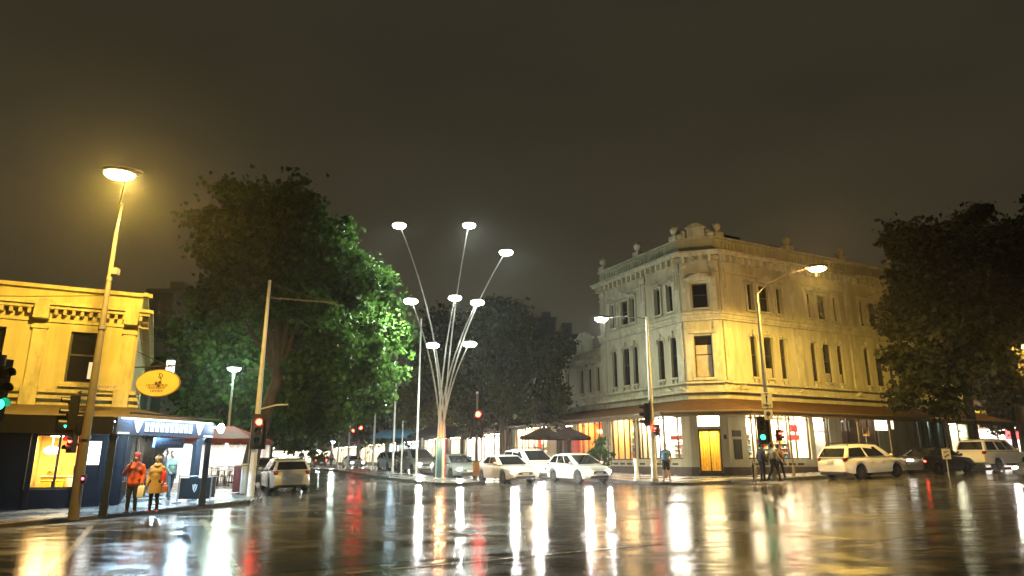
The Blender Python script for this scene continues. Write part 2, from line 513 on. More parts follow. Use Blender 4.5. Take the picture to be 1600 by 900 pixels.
# painted lines
mb = MB()
def stripe(p0, p1, w):
    p0, p1 = Vector(p0), Vector(p1); d = p1 - p0; n = max(1, int(d.length / .6)); s_ = Vector((-d.y, d.x)).normalized() * w / 2
    for k in range(n):
        a = p0 + d * (k / n); b = p0 + d * ((k + 1) / n)
        mb.quad(*[(q.x, q.y, g(q.x, q.y) + .005) for q in (a - s_, b - s_, b + s_, a + s_)])
stripe(med(-5.4, 1.2), med(-5.4, 6.6), .35)                     # stop line of the side street
for o in (4.1,):
    for t in range(-4, 60, 6): stripe(med(t, o), med(t + 2.2, o), .11)
for o in (-4.9,):
    for t in range(0, 60, 6): stripe(med(t, o), med(t + 2.2, o), .11)
for off in (0, 3.2):                                            # crossing lines over the side street mouth
    a = Vector((-9.0, 26.0)); b = Vector((6.6, 32.2)); s_ = Vector((.455, -.89)) * off
    stripe(a + s_, b + s_, .14)
for off in (0, 2.8):
    stripe(Vector((-11.6, 19.8)) + Vector((.89, .455)) * off, Vector((-11.6 + 6.4, 19.8 - 12.5)) + Vector((.89, .455)) * off, .14)
stripe((-4.4, 11.2), (4.2, 15.6), .12)
stripe((9, 24), (40, 39.8), .11)
tag(mb.build("road_marking", M_PAINT), kind='structure')

# repairs in the asphalt and iron covers
M_PATCH = mat("asphalt_patch", (.026, .026, .026), .20, var=.5, scale=9, bump=.25)
def patch(cx, cy, L, W, a):
    m = MB(); u = Vector((cos(a), sin(a))); v = Vector((-sin(a), cos(a))); n = max(1, int(L / .7)); q = random.Random(int(cx * 9 + cy))
    for k in range(n):
        p0, p1 = -L / 2 + L * k / n, -L / 2 + L * (k + 1) / n
        pts = [Vector((cx, cy)) + u * x + v * y for x, y in ((p0, -W / 2), (p1, -W / 2), (p1, W / 2), (p0, W / 2))]
        m.quad(*[(p.x, p.y, g(p.x, p.y) + .003) for p in pts])
    tag(m.build("road_patch", M_PATCH), kind='structure')
for a_ in ((-2.5, 13.5, 7, 1.1, .47), (4.5, 20.5, 12, .7, .47), (-3.6, 22.8, 3.2, 2.2, -1.1), (8.2, 16.4, 2.6, 1.8, .5), (-6.4, 15.2, 9, .5, -1.1), (13, 28, 9, .8, .47)): patch(*a_)
M_IRON = mat("cast_iron", (.045, .043, .04), .35, .4, var=.2)
for x, y, lab in ((-1.2, 17.5, "round iron manhole cover in the middle of the wet crossing"), (5.9, 24.6, "round iron manhole cover nearer the cream corner building"), (-6.6, 12.4, "round iron manhole cover by the painted line at lower left")):
    r_ = thing("manhole_cover", lab, "manhole cover"); place(r_, x, y, (1, .3))
    MB().lathe([(.40, -.05), (.40, .006), (.34, .009)], n=28).build("rim", M_KERB, r_)
    m = MB().lathe([(.33, 0), (.33, .012)], n=28)
    for k in range(5): m.box(-.26, .26, -.22 + .1 * k, -.18 + .1 * k, .0125, .018)
    m.build("lid", M_IRON, r_)

# ================================================================== FACADE KIT
def wall(mb, x0, x1, z0, z1, ops, rev=.28):
    """front face at y=0 with openings (a,b,c,d) and their reveals"""
    X = sorted({x0, x1, *[v for o in ops for v in o[:2]]}); Z = sorted({z0, z1, *[v for o in ops for v in o[2:4]]})
    X = [x for x in X if x0 <= x <= x1]; Z = [z for z in Z if z0 <= z <= z1]
    for j in range(len(Z) - 1):
        run = None
        for i in range(len(X)):
            solid = i < len(X) - 1 and not any(o[0] - 1e-6 <= X[i] and X[i + 1] <= o[1] + 1e-6 and o[2] - 1e-6 <= Z[j] and Z[j + 1] <= o[3] + 1e-6 for o in ops)
            if solid and run is None: run = X[i]
            if not solid and run is not None:
                mb.quad((run, 0, Z[j]), (X[i], 0, Z[j]), (X[i], 0, Z[j + 1]), (run, 0, Z[j + 1])); run = None
    for a, b, c, d in ops:
        mb.quad((a, 0, c), (a, rev, c), (a, rev, d), (a, 0, d)); mb.quad((b, rev, c), (b, 0, c), (b, 0, d), (b, rev, d))
        mb.quad((a, 0, c), (b, 0, c), (b, rev, c), (a, rev, c)); mb.quad((a, rev, d), (b, rev, d), (b, 0, d), (a, 0, d))
def window(root, O, u, x0, x1, z0, z1, rev=.22, pane=None, mid=True, sill=True, fmat=None, smat=None, blind=0):
    pane = pane or M_DKGLASS
    m = MB().at(O, u); f = .06
    y0, y1 = rev - .06, rev + .02
    m.box(x0, x0 + f, y0, y1, z0, z1); m.box(x1 - f, x1, y0, y1, z0, z1)
    m.box(x0 + f, x1 - f, y0, y1, z0, z0 + f); m.box(x0 + f, x1 - f, y0, y1, z1 - f, z1)
    if mid: zc = z0 + (z1 - z0) * .55; m.box(x0 + f, x1 - f, y0 + .01, y1, zc - .03, zc + .03)
    w = m.build("window", fmat or M_FRAME, root, world=True)
    p = MB().at(O, u); p.quad((x0 + f, rev - .01, z0 + f), (x1 - f, rev - .01, z0 + f), (x1 - f, rev - .01, z1 - f), (x0 + f, rev - .01, z1 - f))
    if blind:
        p.cur = 1
        p.quad((x0 + f, rev - .016, z0 + f), (x1 - f, rev - .016, z0 + f), (x1 - f, rev - .016, z0 + (z1 - z0) * blind), (x0 + f, rev - .016, z0 + (z1 - z0) * blind))
    pn = p.build("pane", [pane, M_BLIND] if blind else pane, w)
    pn.matrix_parent_inverse = Matrix.Identity(4)
    I = root.matrix_basis.inverted()
    pn.data.transform(I)
    if sill:
        s_ = MB().at(O, u).box(x0 - .1, x1 + .1, -.12, rev - .06, z0 - .12, z0 - .001)
        so = s_.build("sill", smat or M_STUCCO2, w); so.data.transform(I)
    return w
M_BLIND = mat("blind", (.42, .38, .32), .7)
def shopwin(root, O, u, x0, x1, z0, z1, wallc, power, lightc, mull=(), depth=2.2, transom=None, fmat=None, label=None, back=None):
    """glazed shopfront bay with a lit room behind it"""
    I = root.matrix_basis.inverted()
    m = MB().at(O, u); f = .07; y0, y1 = .1, .2
    m.box(x0, x0 + f, y0, y1, z0, z1); m.box(x1 - f, x1, y0, y1, z0, z1)
    m.box(x0 + f, x1 - f, y0, y1, z0, z0 + f); m.box(x0 + f, x1 - f, y0, y1, z1 - f, z1)
    for x in mull: m.box(x - .035, x + .035, y0 + .01, y1 - .01, z0 + f, z1 - f)
    if transom: m.box(x0 + f, x1 - f, y0 + .02, y1 - .02, transom - .03, transom + .03)
    w = m.build("shop_window", fmat or M_FRAME, root, world=True)
    p = MB().at(O, u); p.quad((x0 + f, .15, z0 + f), (x1 - f, .15, z0 + f), (x1 - f, .15, z1 - f), (x0 + f, .15, z1 - f))
    po = p.build("pane", M_GLASS, w); po.data.transform(I)
    r = MB().at(O, u); d0 = .22
    r.quad((x0, depth, z0), (x1, depth, z0), (x1, depth, z1), (x0, depth, z1))
    r.quad((x0, d0, z0), (x0, depth, z0), (x0, depth, z1), (x0, d0, z1)); r.quad((x1, depth, z0), (x1, d0, z0), (x1, d0, z1), (x1, depth, z1))
    r.quad((x0, d0, z0), (x1, d0, z0), (x1, depth, z0), (x0, depth, z0)); r.quad((x0, depth, z1), (x1, depth, z1), (x1, d0, z1), (x0, d0, z1))
    ro = r.build("interior", mat("room_%d_%d_%d" % tuple(int(c * 100) for c in wallc), wallc, .8, var=.25, scale=1.5), w); ro.data.transform(I)
    # ceiling fittings
    n = max(1, round((x1 - x0) / 1.3))
    q = MB().at(O, u)
    for k in range(n):
        cx = x0 + (x1 - x0) * (k + .5) / n
        q.box(cx - .3, cx + .3, .8, .95, z1 - .07, z1 - .02)
    lo = q.build("ceiling_light", emit("tube_%d_%d_%d" % tuple(int(c * 100) for c in lightc), lightc, 40), w); lo.data.transform(I)
    yaw = atan2(u[1], u[0])
    fr = Matrix.Translation((O[0], O[1], 0)) @ Matrix.Rotation(yaw, 4, 'Z')
    area("shop_light", fr @ Vector(((x0 + x1) / 2, .95, z1 - .09)), power * 3.2, lightc, max(.3, x1 - x0 - .3), .8, yaw=yaw, parent=root)
    return w

# goods and people-high displays seen through the shop glass
GOODS = [mat("goods_%d" % i, c, .5, var=.1) for i, c in enumerate([(.55, .05, .04), (.6, .45, .1), (.1, .25, .45), (.7, .68, .6), (.08, .3, .12), (.5, .25, .1), (.05, .05, .06)])]
def display(O, u, x0, x1, z0, y=1.6, h=1.5, seed=0, label="shelves of coloured goods behind the shop glass"):
    R = random.Random(seed)
    yaw = atan2(u[1], u[0]); fr = Matrix.Translation((O[0], O[1], 0)) @ Matrix.Rotation(yaw, 4, 'Z')
    root = thing("display_shelf", label, "shelf", fr @ Vector(((x0 + x1) / 2, y, z0)), yaw)
    w = (x1 - x0) / 2
    m = MB()
    m.box(-w, -w + .04, -.2, .2, 0, h); m.box(w - .04, w, -.2, .2, 0, h); m.box(-w + .04, w - .04, .17, .2, 0, h)
    for k in range(4): m.box(-w + .04, w - .04, -.2, .17, k * h / 4 + .03, k * h / 4 + .06)
    m.build("rack", MATS["goods_3"], root)
    for row in range(4):
        q = MB(); x = -w + .08
        while x < w - .15:
            q.cur = R.randrange(7); s_ = R.uniform(.08, .2); hh = R.uniform(.1, h / 4 - .1)
            q.box(x, x + s_, -.15, .1, row * h / 4 + .061, row * h / 4 + .06 + hh); x += s_ + R.uniform(.01, .1)
        q.build("stock_row", GOODS, root)
    return root

# ================================================================== CORNER BUILDING (three storeys, chamfered corner)
C1 = Vector((10.35, 40.35)); C2 = Vector((12.35, 39.70))
UL = Vector((.455, -.891)).normalized()            # along the left facade, towards the corner
UC = (C2 - C1).normalized(); CW = (C2 - C1).length
URR = Vector((US.x, US.y))
LL = 8.7                                           # three-storey part of the left facade
LX = 14.0                                          # two-storey wing beyond it
RL = 24.0
Z0 = 1.18
OL = C1 - UL * LL                                  # left facade origin: x runs 0..LL to the corner
OX = OL - UL * LX
b = thing("corner_building", "three storey cream stucco corner building with ornate parapet and long verandah", "building", (C1.x, C1.y, Z0 - .4))
B = b
def tri(c): return [(c - 1.5, c - .98, 'n'), (c - .38, c + .38, 'm'), (c + .98, c + 1.5, 'n')]
RW = [w for c in (3.85, 9.1, 14.25, 19.4) for w in tri(c)]
LW = [(LL - x1, LL - x0, k) for x0, x1, k in [(.75, 1.3, 'n'), (1.95, 2.5, 'n'), (4.6, 5.12, 'n'), (5.5, 6.25, 'm'), (6.95, 7.45, 'n')]]
XW = [(LX - (x1 - LL), LX - (x0 - LL), 'n') for x0, x1 in [(9.1, 9.5), (10.15, 10.6), (11.2, 11.6), (13.2, 13.6), (14.3, 14.8), (15.5, 15.9), (18, 18.4), (19.2, 19.7), (20.4, 20.8)]]
ZU, ZL = (10.82, 12.5), (6.72, 9.2)
# ground-floor openings
RG = [(1.45, 6.7, 1.95, 4.75), (7.1, 8.5, 1.5, 4.7), (9.6, 13.2, 1.8, 4.7), (16.9, 20.5, 1.8, 4.65), (21.0, 23.4, 1.9, 4.5)]
LG = [(LL - 3.4, LL - .75, 1.95, 4.75), (LL - 5.05, LL - 3.65, 1.95, 4.75), (LL - 7.9, LL - 5.35, 1.9, 4.75)]
XG = [(LX - 3.6, LX - .3, 1.8, 4.7), (LX - 6.6, LX - 4.2, 1.3, 4.5), (LX - 13.4, LX - 8.0, 1.6, 4.6)]
m = MB()
m.at(C2, URR); wall(m, 0, RL, Z0 - .6, 15.1, [(a, c, *ZU) for a, c, k in RW] + [(a, c, *ZL) for a, c, k in RW] + RG)
m.at(OL, UL); wall(m, 0, LL, Z0 - .6, 15.1, [(a, c, *ZU) for a, c, k in LW] + [(a, c, *ZL) for a, c, k in LW] + LG)
m.at(C1, UC); wall(m, 0, CW, Z0 - .6, 15.1, [(.62, 1.5, 10.78, 12.3), (.55, 1.55, 6.6, 9.1), (.42, 1.68, Z0 - .6, 3.62), (.42, 1.68, 3.78, 5.0)], rev=.3)
m.at(OX, UL); wall(m, 0, LX, Z0 - .6, 9.55, [(a, c, 6.65, 8.35) for a, c, k in XW] + XG)
# sides, backs and flat roofs
def back_pt(O, u, x, d):
    n_ = Vector((-u.y, u.x)); p = O + u * x + n_ * d; return p
rb = back_pt(C2, URR, RL, 12); re = C2 + URR * RL
m.M = Matrix.Identity(4)
cor = [OL, C1, C2, re, rb, back_pt(OL, UL, 0, 12)]
m.quad(*[(p.x, p.y, 14.6) for p in cor])
m.quad((re.x, re.y, .3), (rb.x, rb.y, .3), (rb.x, rb.y, 15.1), (re.x, re.y, 15.1))
bl = back_pt(OL, UL, 0, 12)
m.quad((bl.x, bl.y, .3), (OL.x, OL.y, .3), (OL.x, OL.y, 15.1), (bl.x, bl.y, 15.1))
m.quad((rb.x, rb.y, .3), (bl.x, bl.y, .3), (bl.x, bl.y, 15.1), (rb.x, rb.y, 15.1))
xl = back_pt(OX, UL, 0, 12); bl2 = back_pt(OL, UL, -.02, 12)
m.quad((OX.x, OX.y, 9.1), (OL.x, OL.y, 9.1), (bl2.x, bl2.y, 9.1), (xl.x, xl.y, 9.1))
m.quad((xl.x, xl.y, .3), (OX.x, OX.y, .3), (OX.x, OX.y, 9.55), (xl.x, xl.y, 9.55))
m.quad((bl2.x, bl2.y, .3), (xl.x, xl.y, .3), (xl.x, xl.y, 9.55), (bl2.x, bl2.y, 9.55))
m.build("wall", M_STUCCO, b, world=True)

FACES = [(C2, URR, 0, RL), (OL, UL, 0, LL), (C1, UC, 0, CW)]
def band(name, z0, z1, out, mtl, ext=.0):
    mm = MB()
    for O, u, a, c in FACES:
        mm.at(O, u); mm.box(a - ext * .4, c + ext * .4, -out, -.003, z0, z1)
    return mm.build(name, mtl, b, world=True)
# strings, cornice, parapet
for z0, z1, o in [(6.25, 6.37, .16), (5.72, 5.9, .22), (10.35, 10.5, .26), (10.0, 10.12, .14), (10.13, 10.34, .18), (12.95, 13.05, .1)]:
    band("string_course", z0, z1, o, M_STUCCO2, o)
for z0, z1, o in [(13.95, 14.1, .55), (14.11, 14.22, .66), (13.7, 13.94, .22)]:
    band("cornice", z0, z1, o, M_STUCCO2, o)
for O, u, a, c in FACES:
    mm = MB().at(O, u); x = a + .15
    while x < c - .1: mm.box(x, x + .16, -.5, -.225, 13.55, 13.945); x += .52
    mm.build("dentil_moulding", M_STUCCO2, b, world=True)
band("parapet_coping", 15.101, 15.22, .14, M_STUCCO2, .1)
# balustrade panels sunk in the parapet face
for O, u, a, c in FACES[:2]:
    mm = MB().at(O, u); x = a + .5
    while x < c - 1.2:
        mm.box(x, x + 1.5, -.03, -.004, 14.45, 14.52); mm.box(x, x + 1.5, -.03, -.004, 14.9, 14.97)
        for k in range(5): mm.box(x + .1 + k * .3, x + .22 + k * .3, -.06, -.004, 14.525, 14.895)
        x += 1.75
    mm.build("balustrade", M_STUCCO2, b, world=True)
# pilasters
def pilaster(O, u, x, w=.5, z0=6.4, z1=13.65):
    q = MB().at(O, u)
    q.box(x - w / 2, x + w / 2, -.1, -.002, z0, 9.95); q.box(x - w / 2, x + w / 2, -.1, -.002, 10.55, z1)
    q.box(x - w / 2 - .05, x + w / 2 + .05, -.15, -.003, 9.55, 9.75); q.box(x - w / 2 - .05, x + w / 2 + .05, -.15, -.003, 13.3, 13.5)
    q.box(x - w / 2 + .08, x - w / 2 + .17, -.16, -.101, 12.0, 13.2); q.box(x + w / 2 - .17, x + w / 2 - .08, -.16, -.101, 12.0, 13.2)
    q.build("pilaster", M_STUCCO2, b, world=True)
for x in (.45, 6.45, 11.65, 16.8, 21.9): pilaster(C2, URR, x)
for x in (.35, 5.0, LL - .35): pilaster(OL, UL, x)
pilaster(C1, UC, .2, .3); pilaster(C1, UC, CW - .2, .3)
# windows with pedimented or flat heads
def hood(O, u, x0, x1, z, ped):
    q = MB().at(O, u); cx = (x0 + x1) / 2; w = (x1 - x0) / 2
    q.box(x0 - .16, x1 + .16, -.28, -.004, z + .12, z + .24)
    q.box(x0 - .14, x0 - .005, -.12, -.004, z - 1.7, z + .115); q.box(x1 + .005, x1 + .14, -.12, -.004, z - 1.7, z + .115)
    if ped: q.prism_y([(cx - w - .35, z + .241), (cx + w + .35, z + .241), (cx, z + .62)], -.34, -.004)
    q.build("window_hood", M_STUCCO2, b, world=True)
for O, u, W in ((C2, URR, RW), (OL, UL, LW)):
    for a, c, k in W:
        window(b, O, u, a, c, *ZU); window(b, O, u, a, c, *ZL, blind=rnd.choice([0, 0, 0, 0, .25, .4]))
    for a, c, k in W:
        if k == 'm': hood(O, u, a - .25, c + .25, ZU[1], True)
        else: hood(O, u, a, c, ZU[1] - .02, False)
        q = MB().at(O, u); cx = (a + c) / 2; r_ = (c - a) / 2 + .1
        q.tube([(cx - r_, -.05, ZL[1] - .25)] + [(cx - r_ * cos(t), -.05, ZL[1] - .02 + r_ * .55 * sin(t)) for t in np.linspace(0, pi, 9)] + [(cx + r_, -.05, ZL[1] - .25)], .05, 6)
        q.box(cx - .07, cx + .07, -.13, -.004, ZL[1] + .02, ZL[1] + .4)
        q.build("window_arch", M_STUCCO2, b, world=True)
        for x_ in (a + .03, c - .13): MB().at(O, u).box(x_, x_ + .1, -.12, -.004, ZL[0] - .42, ZL[0] - .125).build("sill_bracket", M_STUCCO2, b, world=True)
for a, c, k in XW: window(b, OX, UL, a, c, 6.65, 8.35)
window(b, C1, UC, .62, 1.5, 10.78, 12.3, rev=.24, blind=0)
window(b, C1, UC, .55, 1.55, 6.6, 9.1, rev=.24, blind=.78)
hood(C1, UC, .5, 1.62, 12.3, True)
q = MB().at(C1, UC); q.box(.3, .5, -.12, -.004, 6.6, 9.2); q.box(1.6, 1.8, -.12, -.004, 6.6, 9.2); q.box(.25, 1.85, -.2, -.004, 9.21, 9.38); q.box(.4, 1.7, -.2, -.004, 6.42, 6.56)
q.build("window_surround", M_STUCCO2, b, world=True)
# two-storey wing trim
mm = MB().at(OX, UL)
mm.box(0, LX - .02, -.34, -.004, 8.95, 9.12); mm.box(0, LX - .02, -.2, -.004, 9.551, 9.64); mm.box(0, LX - .02, -.16, -.004, 6.25, 6.37); mm.box(0, LX - .02, -.22, -.004, 5.72, 5.9)
x = .2
while x < LX - .2: mm.box(x, x + .14, -.3, -.0045, 8.7, 8.945); x += .45
mm.build("wing_cornice", M_STUCCO2, b, world=True)
for cx in (LX - 1.7, LX - 6.0):
    q = MB().at(OX, UL); q.prism_y([(cx - 1.1, 8.6), (cx + 1.1, 8.6), (cx, 8.93)], -.18, -.005); q.build("window_hood", M_STUCCO2, b, world=True)
q = MB().at(OX, UL)
q.box(LX - 3.0, LX - 1.5, -.2, .25, 9.645, 10.6); q.box(LX - 3.15, LX - 1.35, -.28, .33, 10.601, 10.75)
q.prism_y([(LX - 3.05, 10.751), (LX - 1.45, 10.751), (LX - 1.9, 11.1), (LX - 2.6, 11.1)], -.2, .25)
q.build("parapet_crest", M_STUCCO2, b, world=True)
# corner crest with scrolls, and urns along the parapet
q = MB().at(C1, UC)
q.box(.55, 1.6, -.25, .4, 15.221, 15.75); q.box(.45, 1.7, -.3, .45, 15.751, 15.85)
q.prism_y([(.5 + .12 * k, 15.851 + .26 * sin(pi * k / 9.6)) for k in range(10)][::1] + [(1.62, 15.85)], -.25, .4)
for sx_ in (.2, 1.9): q.ell((sx_, 0, 15.4), (.3, .22, .2)); q.ell((sx_ + (.12 if sx_ < 1 else -.12), 0, 15.6), (.18, .2, .16))
q.build("parapet_crest", M_STUCCO2, b, world=True, smooth=True)
def urn(O, u, x):
    q = MB().at(O, u)
    q.box(x - .32, x + .32, -.2, .35, 15.221, 15.5)
    q.lathe([(.12, 15.5), (.1, 15.58), (.24, 15.75), (.3, 15.95), (.2, 16.02), (.24, 16.06), (.1, 16.15), (.03, 16.25)], (x, .06, 0), 12)
    q.build("parapet_urn", M_STUCCO2, b, world=True, smooth=True)
for x in (.5, 4.6): urn(OL, UL, x)
urn(OL, UL, LL - .35); urn(C2, URR, .35)
for x in (6.45, 11.65, 16.8): urn(C2, URR, x)
# chimneys and roof plant
for (x, dd, w, h) in ((3.6, 2.5, 1.4, .9), (8.2, 3.2, .9, 1.1)):
    p = back_pt(C2, URR, x, dd); q = MB().at(p, URR); q.box(-w / 2, w / 2, -.4, .4, 14.6, 15.4 + h); q.box(-w / 2 - .08, w / 2 + .08, -.48, .48, 15.401 + h, 15.5 + h)
    q.build("chimney", M_CONC, b, world=True)
# plinth
mm = MB()
for O, u, a, c in FACES + [(OX, UL, 0, LX)]:
    mm.at(O, u)
    if O is C1: mm.box(a, .4, -.06, -.003, .3, 1.5); mm.box(1.7, c, -.06, -.003, .3, 1.5)
    else: mm.box(a, c, -.06, -.003, .3, 1.5)
mm.build("plinth", mat("plinth_stone", (.10, .07, .055), .5, var=.2), b, world=True)
# stall risers with vent grilles
mm = MB()
for O, u, ops in ((C2, URR, RG), (OL, UL, LG), (OX, UL, XG)):
    mm.at(O, u)
    for a, c, z0, z1 in ops:
        if z0 > 1.7:
            x = a + .2
            while x < c - .6: mm.box(x, x + .5, -.03, -.004, 1.6, 1.72); x += .75
mm.build("vent_grille", M_FRAME, b, world=True)
# corner door
fr_c = Matrix.Translation((C1.x, C1.y, 0)) @ Matrix.Rotation(atan2(UC.y, UC.x), 4, 'Z')
q = MB().at(C1, UC)
q.box(.42, .5, .1, .2, Z0, 3.62); q.box(1.6, 1.68, .1, .2, Z0, 3.62); q.box(.5, 1.6, .1, .2, 3.54, 3.62); q.box(1.02, 1.08, .12, .18, Z0 + .12, 3.54); q.box(.5, 1.6, .1, .2, Z0, Z0 + .12)
d_ = q.build("door", M_FRAME, b, world=True)
def sub(mbx, name, mtl, par, root=b, **k):
    o = mbx.build(name, mtl, par, **k); o.data.transform(root.matrix_basis.inverted()); return o
sub(MB().at(C1, UC).quad((.5, .15, Z0 + .12), (1.6, .15, Z0 + .12), (1.6, .15, 3.54), (.5, .15, 3.54)), "pane", M_GLASS, d_)
q = MB().at(C1, UC)
q.quad((.42, 1.6, Z0), (1.68, 1.6, Z0), (1.68, 1.6, 3.62), (.42, 1.6, 3.62)); q.quad((.42, .22, Z0), (.42, 1.6, Z0), (.42, 1.6, 3.62), (.42, .22, 3.62)); q.quad((1.68, 1.6, Z0), (1.68, .22, Z0), (1.68, .22, 3.62), (1.68, 1.6, 3.62))
q.quad((.42, .22, Z0 + .002), (1.68, .22, Z0 + .002), (1.68, 1.6, Z0 + .002), (.42, 1.6, Z0 + .002)); q.quad((.42, 1.6, 3.62), (1.68, 1.6, 3.62), (1.68, .22, 3.62), (.42, .22, 3.62))
sub(q, "interior", mat("door_lobby", (.75, .55, .16), .6, var=.3, scale=2), d_)
q = MB().at(C1, UC)
for k in range(9): x = .48 + k * .14; q.tube([(x, 1.2 - .1 * (k % 2), Z0 + .1), (x + .02, 1.2, 2.4), (x, 1.25, 3.55)], [.05, .035, .06], 6)
sub(q, "door_curtain", mat("gold_curtain", (.8, .5, .06), .5, var=.3, scale=6), d_)
area("door_light", fr_c @ Vector((1.05, .7, 3.55)), 190, (1, .70, .22), .9, .8, yaw=atan2(UC.y, UC.x), parent=b)
q = MB().at(C1, UC); q.box(.45, 1.65, .12, .2, 3.8, 4.98)
fo = q.build("fanlight", emit("fanlight_glow", (1, .86, .55), 9), b, world=True)
q = MB().at(C1, UC); q.box(.36, 1.74, -.35, .1, Z0 - .5, Z0 - .002); q.build("doorstep", M_KERB, b, world=True)
# wall lamps and brass plates by the door
q = MB().at(C1, UC); q.box(1.85, 2.0, -.03, -.004, 3.05, 3.3); q.build("notice_board", M_FRAME, b, world=True)
q = MB().at(C2, URR); q.box(.3, .95, -.04, -.004, 3.2, 3.55); q.box(.35, .95, -.04, -.004, 1.95, 3.05); q.build("menu_board", M_FRAME, b, world=True)
# shopfront bays
WARM, COOLW, ORNG = (1, .80, .50), (1, .93, .78), (1, .55, .2)
shopwin(b, C2, URR, *RG[0], (.75, .68, .55), 420, WARM, mull=(2.35, 2.75, 3.5, 4.2, 4.9, 5.6), transom=4.3)
shopwin(b, C2, URR, *RG[1], (.6, .55, .45), 60, COOLW, mull=(), transom=3.6)
shopwin(b, C2, URR, *RG[2], (.09, .06, .045), 3, WARM, mull=(10.4, 11.3, 12.3))
shopwin(b, C2, URR, *RG[3], (.30, .36, .33), 40, (.75, 1, .9), mull=(18.1, 19.3), depth=.7)
shopwin(b, C2, URR, *RG[4], (.5, .5, .4), 60, (1, .95, .65), mull=(22.2,), depth=1.4)
shopwin(b, OL, UL, *LG[0], (.8, .72, .58), 420, COOLW, mull=(LL - 2.95, LL - 2.5, LL - 1.25), transom=4.4)
shopwin(b, OL, UL, *LG[1], (.75, .62, .42), 110, WARM, mull=(LL - 4.7, LL - 4.2), transom=4.3)
shopwin(b, OL, UL, *LG[2], (.75, .45, .2), 150, (1, .66, .30), mull=(LL - 7.3, LL - 6.6, LL - 6.0))
shopwin(b, OX, UL, *XG[0], (.75, .22, .06), 150, (1, .6, .28), mull=(LX - 3.0, LX - 2.2, LX - 1.4, LX - .8))
shopwin(b, OX, UL, *XG[1], (.06, .045, .04), 4, WARM, mull=(LX - 5.4,))
shopwin(b, OX, UL, *XG[2], (.8, .6, .4), 320, WARM, mull=(LX - 12.4, LX - 11.3, LX - 10.2, LX - 9.2), transom=3.9)
# verandah: roof, gutter, valance and posts
AW, ZW, ZE = 3.1, 5.35, 4.42
nl, nc, nr = Vector((-UL.y, UL.x)) * -1, Vector((-UC.y, UC.x)) * -1, Vector((-URR.y, URR.x)) * -1
def edge_pt(P, n1, n2, d):
    k = (n1 + n2).normalized(); return P + k * d / k.dot(n1)
WP = [OX, C1, C2, re]
EP = [OX + nl * AW, edge_pt(C1, nl, nc, AW), edge_pt(C2, nc, nr, AW), re + nr * AW]
mm, gm = MB(), MB()
for i in range(3):
    a, c, d, e_ = WP[i], WP[i + 1], EP[i + 1], EP[i]
    for dz, flip in ((0, False), (-.05, True)):
        qd = [(a.x, a.y, ZW + dz), (c.x, c.y, ZW + dz), (d.x, d.y, ZE + dz), (e_.x, e_.y, ZE + dz)]
        mm.quad(*(qd if flip else qd[::-1]))
    gm.tube([(e_.x, e_.y, ZE), (d.x, d.y, ZE)], .075, 8)
    gm.quad((e_.x, e_.y, ZE - .06), (d.x, d.y, ZE - .06), (d.x, d.y, ZE - .24), (e_.x, e_.y, ZE - .24))
vr = mm.build("verandah_roof", M_DKBROWN, b, world=True)
sub(gm, "gutter", mat("gutter", (.16, .12, .08), .4, .3), vr)
mm = MB()
for i in range(3):
    P, Q = EP[i], EP[i + 1]; d = Q - P; n = max(1, int(d.length / 2.6))
    for k in range(n + (1 if i == 2 else 0)):
        p = P + d * (k / n); p = p + (WP[i] - EP[i]).normalized() * .15
        zb = g(p.x, p.y) + FP
        pm = MB().tube([(p.x, p.y, zb), (p.x, p.y, zb + .5), (p.x, p.y, zb + .55), (p.x, p.y, ZE - .07)], [.085, .085, .05, .05], 10)
        pm.ell((p.x, p.y, ZE - .35), (.1, .1, .07))
        pm.build("verandah_post", mat("verandah_iron", (.16, .13, .10), .45), b, world=True)
# little gablets on the verandah cornice
for O, u, xs_ in ((C2, URR, (.5, 1.4, 6.4, 11.7, 16.8)), (OL, UL, (LL - .5, LL - 1.6, 4.6, .4)), (OX, UL, (LX - 2.5, LX - 6.0, LX - 9.5))):
    for x in xs_:
        q = MB().at(O, u); q.prism_y([(x - .42, 5.905), (x + .42, 5.905), (x, 6.2)], -.26, -.005); q.build("gablet", M_STUCCO2, b, world=True)
# under-verandah lights
for O, u, a, c, P_, colr in ((C2, URR, 1, 7, 160, WARM), (OL, UL, 1.0, LL - .5, 120, (1, .78, .5)), (OX, UL, 6, 13.5, 90, (1, .8, .55))):
    n_ = Vector((u.y, -u.x)); p = O + u * ((a + c) / 2) + n_ * 1.5
    area("verandah_light", (p.x, p.y, 4.6), P_, colr, c - a, .3, yaw=atan2(u.y, u.x), parent=b)
# row of small festoon bulbs along the verandah of the right front
q = MB()
for k in range(9):
    p = C2 + URR * (9.3 + k * .42) + nr * 1.6
    q.ell((p.x, p.y, 4.55 - .1 * (k % 2)), .07, 8, 6)
q.build("festoon_bulb", emit("bulb_warm", (1, .82, .5), 9), b, world=True)
fr_r = Matrix.Translation((C2.x, C2.y, 0)) @ Matrix.Rotation(atan2(URR.y, URR.x), 4, 'Z')
fr_l = Matrix.Translation((OL.x, OL.y, 0)) @ Matrix.Rotation(atan2(UL.y, UL.x), 4, 'Z')
fr_x = Matrix.Translation((OX.x, OX.y, 0)) @ Matrix.Rotation(atan2(UL.y, UL.x), 4, 'Z')
def hangsign(fr, x, y, z, w, h, mtl, label, name="hanging_sign", cat="sign", d=.12, yaw=0):
    root = thing(name, label, cat, fr @ Vector((x, y, z)), fr.to_euler().z + yaw)
    MB().box(-w / 2, w / 2, -d / 2, d / 2, -h, 0).build("face_panel", mtl, root)
    MB().tube([(-w * .3, 0, 0), (-w * .3, 0, .25)], .012, 6).tube([(w * .3, 0, 0), (w * .3, 0, .25)], .012, 6).build("hanger", M_FRAME, root)
    return root
